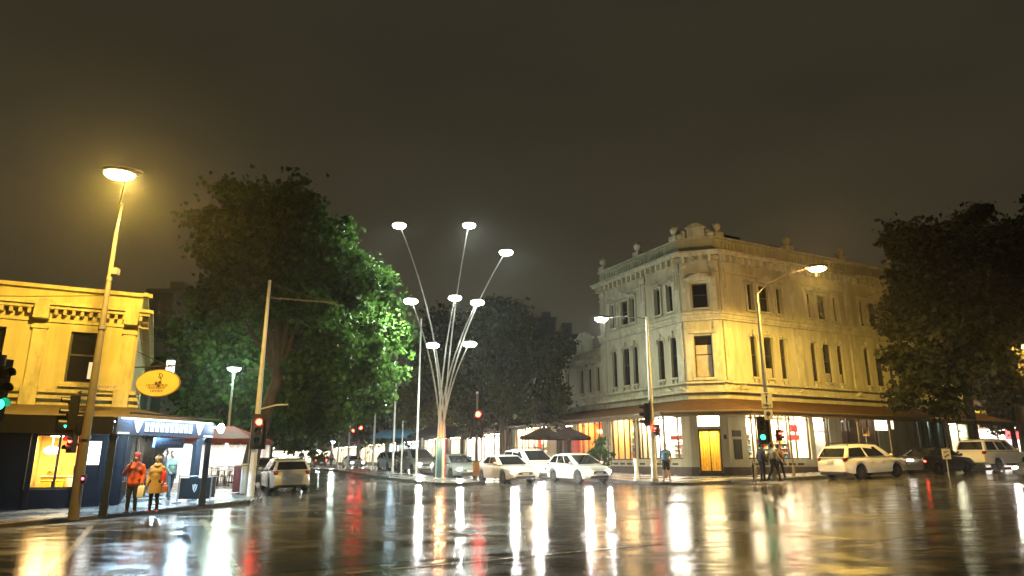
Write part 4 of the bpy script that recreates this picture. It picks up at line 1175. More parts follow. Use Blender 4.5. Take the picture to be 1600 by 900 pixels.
# ================================================================== TREES
def crown_mesh(name, lobes, n, size, seed, mats, clump=.42, per=70, droop=.3):
    R = np.random.default_rng(seed)
    q_ = random.Random(seed); base_ = [(*l[:3], *(l[3:6] if len(l) >= 6 else (l[3],) * 3)) for l in lobes]; lobes = []
    for l in base_:
        lobes.append((l[0], l[1], l[2], l[3] * .82, l[4] * .82, l[5] * .82))
        for _ in range(6):
            d_ = Vector((q_.gauss(0, 1), q_.gauss(0, 1), q_.gauss(0, 1))).normalized(); f_ = q_.uniform(.8, 1.25); k_ = q_.uniform(.2, .42)
            lobes.append((l[0] + d_.x * l[3] * f_, l[1] + d_.y * l[4] * f_, l[2] + d_.z * l[5] * f_, l[3] * k_, l[4] * k_, l[5] * k_))
    L = np.array([l[:3] for l in lobes]); S = np.array([l[3:6] if len(l) >= 6 else (l[3],) * 3 for l in lobes])
    w = (S[:, 0] * S[:, 1] * S[:, 2]) ** .7; w /= w.sum()
    nc = max(1, n // per)
    li = R.choice(len(lobes), nc, p=w)
    d = R.normal(size=(nc, 3)); d /= np.linalg.norm(d, axis=1, keepdims=True)
    rr = R.random(nc) ** .38
    cc = L[li] + d * rr[:, None] * S[li]
    cl = np.repeat(np.arange(nc), per)
    N = len(cl)
    off = R.normal(size=(N, 3)) * clump * (0.35 + 1.0 * R.random(nc) ** 1.5)[cl][:, None]
    off[:, 2] *= .75
    c = cc[cl] + off
    ax = R.normal(size=(N, 3)); ax[:, 2] -= droop; ax /= np.linalg.norm(ax, axis=1, keepdims=True)
    t = R.normal(size=(N, 3)); t -= ax * (t * ax).sum(1, keepdims=True); t /= np.linalg.norm(t, axis=1, keepdims=True)
    nn = np.cross(ax, t)
    s = size * (.45 + 1.0 * R.random(N))[:, None]
    v = np.empty((N, 5, 3))
    v[:, 0] = c - ax * s * .5
    v[:, 1] = c + t * s * .42 + nn * s * .10 - ax * s * .05
    v[:, 2] = c + t * s * .25 + ax * s * .3
    v[:, 3] = c + ax * s * .6 - nn * s * .08
    v[:, 4] = c - t * s * .40 + nn * s * .10 + ax * s * .05
    me = bpy.data.meshes.new(name)
    me.vertices.add(N * 5); me.vertices.foreach_set("co", v.reshape(-1))
    me.loops.add(N * 5); me.loops.foreach_set("vertex_index", np.arange(N * 5, dtype=np.int32))
    me.polygons.add(N); me.polygons.foreach_set("loop_start", np.arange(0, N * 5, 5, dtype=np.int32)); me.polygons.foreach_set("loop_total", np.full(N, 5, dtype=np.int32))
    for m_ in mats: me.materials.append(m_)
    me.polygons.foreach_set("material_index", (li * 7 + np.arange(nc) // 3)[cl].astype(np.int32) % len(mats))
    me.update()
    return me
LEAF_A = [leafmat("leaf_a1", (.035, .085, .016), (.08, .16, .03)), leafmat("leaf_a2", (.03, .07, .014), (.065, .13, .026))]
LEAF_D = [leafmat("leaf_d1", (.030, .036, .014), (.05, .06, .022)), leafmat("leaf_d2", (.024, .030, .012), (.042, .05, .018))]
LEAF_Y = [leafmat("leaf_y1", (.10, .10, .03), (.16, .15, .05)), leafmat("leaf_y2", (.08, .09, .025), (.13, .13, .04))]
def tree(name, label, base, lobes, n, size, seed, mats, trunk_r=.3, fork=3.5, lean=(0, 0), group=None, clump=.42, cat="tree", nl=None):
    """base in world; lobes are world-space ellipsoids (x, y, z, rx, ry, rz)"""
    R = random.Random(seed)
    r = thing(name, label, cat, base, 0, group)
    lb = [(l[0] - base[0], l[1] - base[1], l[2] - base[2], *l[3:]) for l in lobes]
    m = MB()
    f_ = Vector((lean[0], lean[1], fork))
    m.tube([(0, 0, -.1), (0, 0, .15), (f_.x * .2, f_.y * .2, fork * .35), tuple(f_)], [trunk_r * 1.5, trunk_r * 1.1, trunk_r, trunk_r * .82], 12)
    tb = m.build("trunk", M_BARK, r, smooth=True)
    m = MB()
    for l in lb[:nl or 12]:
        c = Vector(l[:3]); mid = f_.lerp(c, .5) + Vector((R.uniform(-.4, .4), R.uniform(-.4, .4), R.uniform(.1, .7)))
        r0 = trunk_r * R.uniform(.4, .6)
        m.tube([tuple(f_ - Vector((0, 0, .15))), tuple(f_.lerp(mid, .5) + Vector((0, 0, .2))), tuple(mid), tuple(c)], [r0, r0 * .8, r0 * .6, r0 * .25], 7)
        for k in range(4):
            d = Vector((R.uniform(-1, 1), R.uniform(-1, 1), R.uniform(-.3, 1))).normalized() * (l[3] * .8)
            s_ = mid.lerp(c, R.uniform(.2, .9))
            m.tube([tuple(s_), tuple(s_ + d * .5 + Vector((0, 0, .15))), tuple(s_ + d)], [r0 * .3, r0 * .2, r0 * .07], 5)
    m.build("branch", M_BARK, tb, smooth=True)
    me = crown_mesh("crown", lb, n, size, seed, mats, clump)
    o = bpy.data.objects.new("crown", me); COL.objects.link(o); o.parent = r
    return r
def PL(px, py, Y, r, ry=None, rz=None):
    p = at(px, py, Y); return (p.x, p.y, p.z, r, ry or r, rz or r * .85)
# great plane tree on the left footpath, its right side leaning over the road
tb = on(384, 33.6, FP)
tree("plane_tree", "huge dark plane tree by the signal pole with its right side lit green", tb,
     [PL(415, 335, 35, 1.9), PL(372, 345, 35, 1.4), PL(465, 345, 36, 1.3, None, 1.9), PL(345, 390, 35, 1.5), PL(425, 410, 35, 2.2), PL(490, 400, 36, 1.8),
      PL(360, 465, 35, 1.9), PL(450, 480, 35, 2.2), PL(530, 420, 38, 1.6), PL(565, 425, 39, 1.2), PL(590, 440, 39.5, 1.0), PL(545, 480, 38, 1.9), PL(600, 520, 39.5, 1.5),
      PL(622, 535, 40, 1.0), PL(560, 555, 38, 1.9), PL(500, 560, 35, 1.9), PL(520, 620, 35.5, 1.6), PL(470, 610, 35, 1.5), PL(520, 360, 36.5, 1.0), PL(580, 610, 39, 1.2), PL(325, 345, 35, .9), PL(480, 300, 36, .6, None, 1.2), PL(600, 480, 39.5, 1.1), PL(545, 640, 38.5, 1.1), PL(598, 585, 40, 1.1), PL(555, 600, 38, 1.4), PL(470, 655, 36, .9), PL(505, 650, 37, 1.0)],
     72000, .26, 5, LEAF_A, trunk_r=.36, fork=5.2, lean=(1.0, .3), clump=.40, nl=16)
# dark trees standing behind it on the left
for i, (px, Y, lob, n, lab) in enumerate([
        (318, 46, [PL(345, 530, 46, 2.6), PL(330, 600, 46, 2.3), PL(360, 560, 46, 2.8), PL(330, 640, 46, 2.2), PL(390, 610, 46, 2.4), PL(310, 660, 46, 1.3)], 16000, "dark street tree behind the plane tree above the marquee"),
        (300, 60, [PL(318, 625, 60, 2.4), PL(345, 600, 60, 3.2), PL(300, 645, 60, 1.6), PL(380, 620, 60, 3.0), PL(410, 650, 60, 2.8), PL(440, 640, 60, 2.8), PL(345, 500, 60, 3.2), PL(335, 560, 60, 3.0)], 15000, "green street tree lit by lamps over the red marquee"),
        (420, 72, [PL(430, 650, 72, 4), PL(470, 640, 72, 4.2), PL(510, 655, 72, 3.8), PL(550, 640, 72, 4.2), PL(400, 670, 72, 2.8), PL(590, 650, 72, 3.2)], 14000, "low hanging tree far down the left carriageway")]):
    tree("street_tree", lab, on(px, Y, FP), lob, n, .32, 50 + i, LEAF_A, trunk_r=.25, fork=3.4, clump=.6)
# trees right of the mast
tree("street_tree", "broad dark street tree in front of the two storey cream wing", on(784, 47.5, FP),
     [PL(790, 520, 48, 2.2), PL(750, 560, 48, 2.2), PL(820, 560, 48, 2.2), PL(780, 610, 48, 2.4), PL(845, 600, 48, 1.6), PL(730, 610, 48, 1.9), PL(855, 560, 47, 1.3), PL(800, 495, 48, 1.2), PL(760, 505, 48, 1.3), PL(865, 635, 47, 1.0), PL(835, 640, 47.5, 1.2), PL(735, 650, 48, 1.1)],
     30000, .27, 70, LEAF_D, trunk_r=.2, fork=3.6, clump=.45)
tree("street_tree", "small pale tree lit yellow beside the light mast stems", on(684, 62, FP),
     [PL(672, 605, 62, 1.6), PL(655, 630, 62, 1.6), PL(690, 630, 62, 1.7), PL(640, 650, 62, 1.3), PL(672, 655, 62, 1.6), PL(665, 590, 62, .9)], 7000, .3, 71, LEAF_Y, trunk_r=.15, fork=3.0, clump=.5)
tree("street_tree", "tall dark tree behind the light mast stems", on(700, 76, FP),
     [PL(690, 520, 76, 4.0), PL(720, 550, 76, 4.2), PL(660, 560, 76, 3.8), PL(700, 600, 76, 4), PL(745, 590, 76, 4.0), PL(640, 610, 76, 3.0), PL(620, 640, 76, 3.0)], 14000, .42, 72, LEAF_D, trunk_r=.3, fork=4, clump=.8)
# big trees on the right
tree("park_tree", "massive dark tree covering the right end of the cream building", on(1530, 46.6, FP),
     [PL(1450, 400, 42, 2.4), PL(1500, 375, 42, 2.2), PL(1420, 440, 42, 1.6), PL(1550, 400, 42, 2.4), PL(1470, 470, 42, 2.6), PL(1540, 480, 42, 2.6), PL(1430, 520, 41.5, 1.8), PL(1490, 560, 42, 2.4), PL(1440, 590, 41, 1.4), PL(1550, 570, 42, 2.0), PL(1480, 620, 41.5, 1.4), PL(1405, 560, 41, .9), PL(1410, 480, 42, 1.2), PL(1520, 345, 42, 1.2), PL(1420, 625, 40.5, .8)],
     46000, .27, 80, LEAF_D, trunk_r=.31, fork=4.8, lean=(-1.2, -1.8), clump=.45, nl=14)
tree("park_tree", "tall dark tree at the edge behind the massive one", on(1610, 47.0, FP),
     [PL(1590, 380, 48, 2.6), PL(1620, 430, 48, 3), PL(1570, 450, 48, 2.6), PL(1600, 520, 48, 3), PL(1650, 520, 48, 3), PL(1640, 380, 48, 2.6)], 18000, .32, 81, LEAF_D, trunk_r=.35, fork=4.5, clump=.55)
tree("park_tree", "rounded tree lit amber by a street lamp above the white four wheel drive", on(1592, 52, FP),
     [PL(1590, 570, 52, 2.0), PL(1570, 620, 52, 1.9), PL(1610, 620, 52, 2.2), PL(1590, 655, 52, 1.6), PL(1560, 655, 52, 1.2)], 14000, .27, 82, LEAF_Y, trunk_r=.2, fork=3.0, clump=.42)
# clipped shrubs in tubs outside the verandah
def tub_shrub(px, Y, h, label, seed):
    p = on(px, Y, FP)
    r = thing("tub_shrub", label, "plant", p)
    MB().lathe([(.22, 0), (.30, .42), (.33, .44), (.33, .48), (.27, .48)], n=16).build("tub", mat("tub_grey", (.25, .22, .18), .6), r, smooth=True)
    me = crown_mesh("foliage", [(0, 0, .8, .42, .42, .35), (.1, 0, 1.2, .4, .4, .4), (-.1, .1, h - .3, .3, .3, .35)], 2600, .10, seed, LEAF_A, .12, 40, 0)
    o = bpy.data.objects.new("foliage", me); COL.objects.link(o); o.parent = r
    MB().tube([(0, 0, .4), (.02, 0, .9), (0, .05, 1.3)], [.03, .025, .01], 6).build("stem", M_BARK, r)
tub_shrub(929, 40.2, 1.5, "short bushy shrub in a tub beside the white hatchback", 90)
tub_shrub(944, 40.6, 2.1, "taller shrub in a tub at the verandah edge", 91)

# ================================================================== LIGHT MAST (sculptural cluster of lamps)
mb0 = SM.to_3d() if hasattr(SM, 'to_3d') else Vector((SM.x, SM.y, 0))
mz = g(SM.x, SM.y) + FP
mast = thing("light_mast", "tall sculptural mast of curved stems carrying eight white lamps", "light mast", (SM.x, SM.y, mz))
heads = [(624, 350, 39.2, -1), (733, 350, 40.9, 1), (791, 392, 39.4, 1), (642, 468, 38.2, -1), (711, 463, 40.8, 1), (746, 470, 39.0, 1), (676, 537, 40.6, -1), (734, 535, 39.4, 1)]
MAST_LAMP = emit("mast_lamp", (.84, 1.0, .93), 45)
M_STEM = mat("stem_grey", (.40, .37, .33), .4, .2)
for i, (px, py, Y, sgn) in enumerate(heads):
    h = at(px, py, Y) - Vector((SM.x, SM.y, mz))
    a0 = 2 * pi * i / 8; bx, by = .2 * cos(a0), .2 * sin(a0)
    k1 = Vector((bx * .9, by * .9, 2.9)); out = Vector((h.x, h.y, 0))
    pts = []
    for s_ in np.linspace(0, 1, 15):
        z = k1.z + (h.z - k1.z) * s_
        f_ = .35 * s_ + .65 * s_ ** 2.1
        pts.append((k1.x + (h.x - k1.x) * f_, k1.y + (h.y - k1.y) * f_, z))
    st = MB().tube([(bx, by, 2.3)] + pts, [.045] * 8 + [.043, .041, .039, .037, .035, .032, .030, .028], 8).build("stem", M_STEM, mast, smooth=True)
    m = MB().lathe([(.02, .05), (.24, .04), (.30, 0), (.28, -.04)], tuple(h), 18, sx=1.15); hd = m.build("lamp_head", M_WHITE, st, smooth=True)
    MB().lathe([(.33, -.041), (.36, -.11), (.29, -.22), (.12, -.27), (.02, -.28)], tuple(h), 18, sx=1.15).build("lens", MAST_LAMP, st, smooth=True)
    lamp("mast_light", tuple(h + Vector((SM.x, SM.y, mz)) + Vector((0, 0, -.32))), (5200 if sgn < 0 else 2100), (.88, 1.0, .80), .2, parent=mast, kind='SPOT', spot=138 if sgn < 0 else 118, blend=.5, aim=(-.75, -.1, -1) if sgn < 0 else (.40, -.35, -1))
# coloured base shafts
cols = [(.80, .82, .80), (.05, .22, .28), (.04, .16, .22), (.85, .85, .82), (.65, .08, .10), (.6, .08, .1), (.8, .8, .78), (.05, .2, .26)]
for k in range(8):
    a0 = pi + pi * k / 4
    MB().tube([(.2 * cos(a0), .2 * sin(a0), 0), (.2 * cos(a0), .2 * sin(a0), 2.25)], .085, 8).build("shaft", mat("shaft_%d" % (k % 8), cols[k], .35), mast)
MB().lathe([(.14, 2.2), (.14, 3.05)], n=14).build("collar", mat("collar_orange", (.75, .33, .14), .5), mast)
MB().lathe([(.42, 0), (.42, .05), (.3, .08)], n=20).build("base_plate", M_STEEL, mast)
up = emit("uplight_orange", (1, .45, .15), 4)
MB().lathe([(.05, 2.27), (.05, 2.3)], n=8).build("uplight", up, mast)
lamp("base_uplight", (SM.x, SM.y - .75, mz + 2.0), 170, (1, .42, .16), .05, parent=mast)

# flagpoles along the median
def flagpole(px, Y, ptop, r=.06, label=""):
    # stand them on the median line
    p = on(px, Y, FP); h = at(ptop[0], ptop[1], Y).z - p.z
    t = thing("flagpole", label, "flagpole", p, 0, None)
    MB().tube([(0, 0, 0), (0, 0, h * .5), (0, 0, h)], [r, r * .85, r * .55], 10).build("pole", M_WPOLE, t)
    MB().lathe([(r * 2.2, 0), (r * 2.2, .04), (r * 1.2, .12)], n=12).build("base", M_STEEL, t)
    MB().ell((0, 0, h + .05), .07, 8, 6).build("finial", M_STEEL, t)
for args in [(650, 43.7, (657, 500), .075, "tallest white flagpole just left of the light mast"), (613, 48, (619, 548), .075, "second tallest white flagpole with top against the plane tree crown"),
             (582, 52, (588, 592), .085, "white flagpole third in line from the light mast"), (543, 58.6, (547, 650), .09, "white flagpole fourth in line from the light mast"),
             (527, 61.6, (530, 676), .07, "shortest white flagpole at the far end of the line"), (626.5, 47, (628, 660), .055, "short white pole between the two tallest flagpoles")]:
    flagpole(*args[:4], label=args[4])

# ================================================================== STREET LAMPS AND SIGNALS
SOD = (1.0, .62, .11); SODE = emit("sodium_lens", (1, .60, .17), 160); WHE = emit("white_lens", (.82, 1.0, .95), 40); BLE = emit("led_lens", (.88, .95, 1.0), 130)
def cobra(mbh, mbl, p, d, s=1.0):
    """lamp head at p pointing along d (horizontal)"""
    d = Vector(d).normalized()
    mbh.at((p[0], p[1], p[2]), (d.x, d.y)); mbh.ell((.1 * s, 0, .04), (.42 * s, .16 * s, .09 * s), 14, 8)
    mbl.at((p[0], p[1], p[2]), (d.x, d.y)); mbl.ell((.14 * s, 0, -.05 * s), (.30 * s, .15 * s, .13 * s), 14, 8)
def signal(parent, p, face, lit, size=1.0, board=True, ped=False):
    """signal head centred at p (parent space), facing the horizontal direction given"""
    u = Vector((-face[1], face[0])).normalized()          # local x; -y of the frame faces out
    fr = Matrix.Translation(p) @ Matrix.Rotation(atan2(u.y, u.x) , 4, 'Z')
    n = 2 if ped else 3; w = .15 * size; hgt = n * .34 * size
    m = MB(); m.M = fr
    m.box(-w, w, -.1 * size, .12 * size, -hgt / 2, hgt / 2)
    if board: m.box(-.28 * size, .28 * size, .121 * size, .135 * size, -hgt / 2 - .15, hgt / 2 + .15)
    m.box(-.02, .02, .136 * size, .3 * size, -.04, .04)
    for k in range(n):
        zc = hgt / 2 - .34 * size * (k + .5)
        pts = [(.125 * size * cos(t), .125 * size * sin(t)) for t in np.linspace(-.35, pi + .35, 12)]
        for i in range(11):
            (xa, za), (xb, zb) = pts[i], pts[i + 1]
            m.quad((xa, -.1 * size, zc + za), (xb, -.1 * size, zc + zb), (xb, -.32 * size, zc + zb + .01), (xa, -.32 * size, zc + za + .01))
    h = m.build("signal_head", M_SIGNAL, parent)
    cols_ = [(1, .03, .015), (1, .5, .05), (.03, .9, .40)] if not ped else [(1, .03, .02), (.02, 1, .4)]
    for k in range(n):
        zc = hgt / 2 - .34 * size * (k + .5)
        m = MB(); m.M = fr; m.ell((0, -.10 * size, zc), (.118 * size, .05 * size, .118 * size), 14, 8)
        c = cols_[k]; on_ = (k == lit)
        m.build("lens", emit("sig_on_%d_%d" % (n, k), c, 45 if k == 0 else 7) if on_ else mat("sig_off_%d_%d" % (n, k), tuple(x * .08 + .004 for x in c), .2), h, smooth=True)
        if on_:
            f3 = fr.to_3x3() @ Vector((0, -1, 0))
            if k == 0: lamp("signal_glow", parent.matrix_basis @ (fr @ Vector((0, -.38 * size, zc))), 9, (1, .05, .03), .08, parent=parent)
    return h
# --- sodium lamp pole at the left kerb
pb = on(114, 20.0, FP); pt = at(177, 360, 20.0)
lp = thing("lamp_pole", "thick tan street lamp pole with glowing amber lamp at the left kerb", "street lamp", pb)
H_ = pt.z - pb.z
MB().tube([(0, 0, 0), (0, 0, 3), (0, 0, H_)], [.145, .115, .055], 14).build("pole", mat("tan_pole", (.15, .125, .09), .7, var=.15, scale=4), lp, smooth=True)
lh = at(199, 270, 18.3) - pb
MB().tube([(0, 0, H_ - .1), (.02, .05, H_ + .9), (.1, -.2, lh.z - .35), (lh.x * .5, lh.y * .5, lh.z - .06), tuple(lh)], [.045, .04, .035, .03, .03], 8).build("arm", M_GPOLE, lp, smooth=True)
mh, ml = MB(), MB(); cobra(mh, ml, lh, (-.95, -.3), 1.35); hd_ = mh.build("lamp_head", M_GPOLE, lp, smooth=True); ml.build("lens", SODE, hd_, smooth=True)
lamp("sodium_light", pb + lh + Vector((0, 0, -.25)), 8200, SOD, .16, parent=lp, kind='SPOT', spot=172, blend=.35, aim=(0, .1, -1))
for z in (2.2, 5.4, 6.9): MB().lathe([(.17 - .012 * z, z), (.17 - .012 * z, z + .12)], n=14).build("clamp", M_GPOLE, lp)
MB().box(.08, .24, -.1, .1, 7.1, 7.3).build("sensor_box", M_GPOLE, lp)
sg = at(112, 645, 20.2) - pb; signal(lp, sg, (-.75, -.66), 2, .95, board=True)
MB().tube([tuple(sg + Vector((.2, 0, 0))), (.0, 0, sg.z)], .03, 6).build("bracket", M_GPOLE, lp)
sg = at(112, 694, 20.1) - pb; signal(lp, sg, (-.35, -.94), 0, .72, board=False, ped=True)
MB().tube([tuple(sg + Vector((.1, .1, 0))), (.0, 0, sg.z)], .025, 6).build("bracket", M_GPOLE, lp)
q = at(131, 749, 19.9) - pb; m = MB(); m.box(q.x - .06, q.x + .06, q.y - .05, q.y + .05, q.z - .12, q.z + .12); pbn = m.build("push_button", M_SIGNAL, lp, bevel=.01)
MB().ell((q.x, q.y - .06, q.z + .02), (.04, .02, .04), 10, 6).build("lens", emit("button_red", (1, .1, .2), 8), pbn)
# --- signal pole with long empty mast arm
pb = on(391, 27.9, FP); pt = at(421.5, 438, 27.9)
lp = thing("signal_pole", "pale signal pole with thin mast arm and lit red light before the plane tree", "traffic light", pb)
H_ = pt.z - pb.z
MB().tube([(0, 0, 0), (0, 0, 3), (0, 0, H_)], [.14, .11, .06], 12).build("pole", M_WPOLE, lp, smooth=True)
ta = at(530, 477, 27.9) - pb
MB().tube([(0, 0, at(421, 465, 27.9).z - pb.z), (ta.x * .8, ta.y, at(510, 472, 27.9).z - pb.z), (ta.x * .97, ta.y, ta.z + .03), tuple(ta + Vector((0, 0, -.06)))], [.035, .03, .045, .03], 8).build("arm", M_GPOLE, lp)
MB().tube([(0, 0, H_ - .15), (ta.x * .8, ta.y, at(510, 471, 27.9).z - pb.z)], .008, 5).build("stay_wire", M_GPOLE, lp)
a2 = at(385, 576, 27.9) - pb; MB().tube([(0, 0, a2.z), tuple(a2)], .025, 6).build("bracket", M_GPOLE, lp)
sg = at(404, 674, 27.6) - pb; signal(lp, sg, (.25, -.97), 0, 1.05)
a3 = at(450, 632, 27.9) - pb; MB().tube([(0, 0, at(405, 640, 27.9).z - pb.z), (a3.x * .6, 0, a3.z - .02), tuple(a3)], .03, 6).build("sign_arm", M_WPOLE, lp)
# --- red signal on the median nose
pb = on(744, 37.7, FP)
lp = thing("signal_post", "short signal post with lit red light between light mast and white sedan", "traffic light", pb)
H_ = at(744, 615, 37.7).z - pb.z
MB().tube([(0, 0, 0), (0, 0, H_)], .06, 10).build("pole", M_GPOLE, lp); MB().ell((0, 0, H_ + .04), .08, 8, 6).build("cap", M_WPOLE, lp)
sg = at(746, 660, 37.55) - pb; signal(lp, sg, (.2, -.98), 0, 1.25)
MB().box(-.17, .17, -.14, .14, .25, .95).build("control_box", mat("box_orange", (.6, .3, .14), .5), lp, bevel=.02)
# --- pole with white LED lamp at the corner
pb = on(1023, 35.0, FP); pt = at(1010, 495, 35.0)
lp = thing("signal_pole", "white signal pole carrying blue white lamp at the corner kerb", "traffic light", pb)
H_ = pt.z - pb.z
MB().tube([(0, 0, 0), (0, 0, 3), (0, 0, H_)], [.15, .12, .07], 12).build("pole", M_WPOLE, lp, smooth=True)
lh = at(944, 497, 35.0) - pb
MB().tube([(0, 0, H_ - .1), (lh.x * .5, lh.y, lh.z + .1), (lh.x, lh.y, lh.z + .05)], .03, 8).build("arm", M_GPOLE, lp)
mh, ml = MB(), MB(); cobra(mh, ml, lh, (-1, -.2), 1.15); hd_ = mh.build("lamp_head", M_GPOLE, lp, smooth=True); ml.build("lens", BLE, hd_, smooth=True)
lamp("led_light", pb + lh + Vector((0, 0, -.25)), 520, (.92, .95, .72), .13, parent=lp)
sg = at(1010, 648, 35.0) - pb; signal(lp, sg, (-.98, .2), -1, 1.1)
sg = at(1026, 672, 34.95) - pb; signal(lp, sg, (-.9, -.3), 0, .8, board=False, ped=True)
MB().box(-.16, .16, -.16, .16, .0, .12).build("base", M_STEEL, lp)
# --- sodium lamp pole on the right with signs and signal
pb = on(1209, 33.8, FP); pt = at(1185, 458, 33.8)
lp = thing("lamp_pole", "grey street lamp pole with amber lamp, sign plates and green signal", "street lamp", pb)
H_ = pt.z - pb.z
MB().tube([(0, 0, 0), (0, 0, 3), (0, 0, H_)], [.14, .11, .06], 12).build("pole", M_GPOLE, lp, smooth=True)
lh = at(1270, 418, 32.6) - pb
MB().tube([(0, 0, H_ - .1), (.5, 0, H_ + .45), (1.5, lh.y * .6, lh.z - .12), tuple(lh)], [.035, .028, .024, .02], 8).build("arm", M_GPOLE, lp, smooth=True)
mh, ml = MB(), MB(); cobra(mh, ml, lh, (1, -.3), 1.35); hd_ = mh.build("lamp_head", M_GPOLE, lp, smooth=True); ml.build("lens", SODE, hd_, smooth=True)
lamp("sodium_light", pb + lh + Vector((0, 0, -.25)), 12000, SOD, .16, parent=lp, kind='SPOT', spot=172, blend=.4, aim=(0.05, .15, -1))
lamp("lens_spill", pb + lh + Vector((0, 0, -.25)), 1500, (1, .55, .14), .16, parent=lp)
for (px, py, w, h, kind_) in ((1198, 625, .52, .75, 0), (1200.5, 648, .42, .48, 1)):
    c = at(px, py, 33.6) - pb
    pl = MB().box(c.x - w / 2, c.x + w / 2, c.y - .01, c.y + .01, c.z - h / 2, c.z + h / 2).build("sign_plate", mat("plate_white", (.6, .6, .62), .35, var=.05), lp)
    m = MB()
    if kind_ == 0:
        m.box(c.x - .022, c.x + .022, c.y - .017, c.y - .0105, c.z - .12, c.z + .14); m.prism_y([(c.x - .07, c.z + .12), (c.x + .07, c.z + .12), (c.x, c.z + .24)], c.y - .0175, c.y - .0106)
        m.build("arrow", M_BLACK, pl)
        text("ONLY", "lettering", .15, M_BLACK, lp, pb + c + Vector((0, -.014, -.25)), (1, 0, 0)); text("LANE", "lettering", .09, M_BLACK, lp, pb + c + Vector((0, -.014, .3)), (1, 0, 0))
    else:
        m.lathe([(.11, .012), (.11, .017)], (c.x, c.y, c.z + .05), 18, axis='y'); m.build("symbol", MATS["goods_6"], pl)
    m = MB()
sg = at(1192, 672, 33.6) - pb; signal(lp, sg, (-.45, -.89), 2, 1.0)
sg = at(1217, 680, 33.7) - pb; signal(lp, sg, (.5, -.86), 0, .78, board=False, ped=True)
# --- signal head at the left edge, on a post just out of view
pb = on(-60, 12.0); sgp = at(-2, 608, 12.0)
lp = thing("signal_post", "black signal head with green arrow cut by the left edge", "traffic light", pb)
MB().tube([(0, 0, 0), (0, 0, sgp.z - pb.z + .6)], .06, 10).build("pole", M_GPOLE, lp)
sg = sgp - pb; signal(lp, sg, (.92, -.4), 2, .78)
MB().tube([(0, 0, sg.z), tuple(sg)], .025, 6).build("bracket", M_GPOLE, lp)
# --- far signals up the side street
for px, py, Y, lab, two in ((563, 676, 64, "far signal post with two red lights behind the flagpoles", True),):
    pb = on(px - 4, Y, FP)
    lp = thing("signal_post", lab, "traffic light", pb)
    MB().tube([(0, 0, 0), (0, 0, at(px, 662, Y).z - pb.z)], .07, 8).build("pole", M_GPOLE, lp)
    signal(lp, at(px, py, Y) - pb, (.3, -.95), 0, 1.25); signal(lp, at(px - 12, py + 3, Y) - pb, (.3, -.95), 0, 1.0)
# --- ordinary street lamps up the street
def street_lamp(px, py, Y, pxb, power, col, label, em, bowl=True, shade=.3):
    top = at(px, py, Y); base = on(pxb, Y, FP)
    r = thing("street_lamp", label, "street lamp", (top.x, top.y, g(top.x, top.y) + FP))
    h = top.z - g(top.x, top.y) - FP
    MB().tube([(0, 0, 0), (0, 0, h * .5), (0, 0, h - .1)], [.09, .075, .05], 10).build("pole", M_WPOLE, r)
    MB().lathe([(.05, h + .22), (.2, h + .18), (shade + .04, h + .06), (shade + .05, h + .02)], n=16).build("shade", M_STEEL, r, smooth=True)
    MB().lathe([(shade, h + .019), (shade * .85, h - .1), (shade * .4, h - .17), (.05, h - .19)], n=16).build("lens", em, r, smooth=True)
    lamp("street_light", (top.x, top.y, top.z - .35), power, col, .2, parent=r)
G1 = (.62, 1.0, .80)
street_lamp(366, 576, 40, 352, 1300, G1, "nearest white bowl street lamp left of the plane tree trunk", WHE, shade=.36)
street_lamp(336, 629, 62, 336, 800, G1, "far white street lamp just above the shop awning end", WHE, shade=.42)
street_lamp(383, 617, 60, 383, 800, G1, "white street lamp beside the plane tree trunk, farther back", WHE, shade=.38)
street_lamp(296, 645, 70, 296, 600, G1, "dimmer white lamp low over the awning roof", WHE, shade=.4)
street_lamp(663, 591, 66, 663, 900, (1, .93, .62), "round white lamp over the small yellow lit tree", WHE, shade=.36)
street_lamp(722, 642, 78, 722, 500, G1, "small far lamp right of the light mast stems", WHE, shade=.34)
street_lamp(437, 566, 72, 437, 120, G1, "tiny lamp glinting through the plane tree leaves", WHE, shade=.16)
street_lamp(1583, 668, 58, 1583, 900, (1, .85, .55), "bare white lamp at the right edge under the amber tree", WHE, shade=.26)
for k_, (px_, py_, Y_) in enumerate([(452, 694, 84), (474, 700, 98), (498, 704, 112), (520, 690, 92), (424, 700, 76)]):
    street_lamp(px_, py_, Y_, px_, 420, (.80, 1.0, .86), ["small greenish lamp low beneath the trees above the silver wagon", "small greenish lamp second along beneath the avenue trees", "small greenish lamp third along beneath the avenue trees", "small greenish lamp close left of the shortest flagpole", "small greenish lamp just over the dark cars ahead of the wagon"][k_], WHE, shade=.30)
sl_ = thing("street_lamp", "sodium lamp out beyond the amber lit tree", "street lamp", on(1640, 46, FP))
hh = 8.0
MB().tube([(0, 0, 0), (0, 0, hh)], .07, 8).build("pole", M_GPOLE, sl_)
mh, ml = MB(), MB(); cobra(mh, ml, (0, 0, hh), (-1, 0)); hd_ = mh.build("lamp_head", M_GPOLE, sl_); ml.build("lens", SODE, hd_)
lamp("sodium_light", sl_.matrix_basis.to_translation() + Vector((-.2, 0, hh - .3)), 800, SOD, .15, parent=sl_)

w0 = at(168, 462, 20.0); w1 = Vector((OF.x, OF.y, 7.4)); w1 = w1 + Vector((2.0, -.2, 0))
m = MB(); m.tube([tuple(w0.lerp(w1, k / 12) - Vector((0, 0, .5 * sin(pi * k / 12)))) for k in range(13)], .012, 5)
tag(m.build("service_wire", M_BLACK), "thin black wire slung from the tan lamp pole along the ochre parapet", "wire")
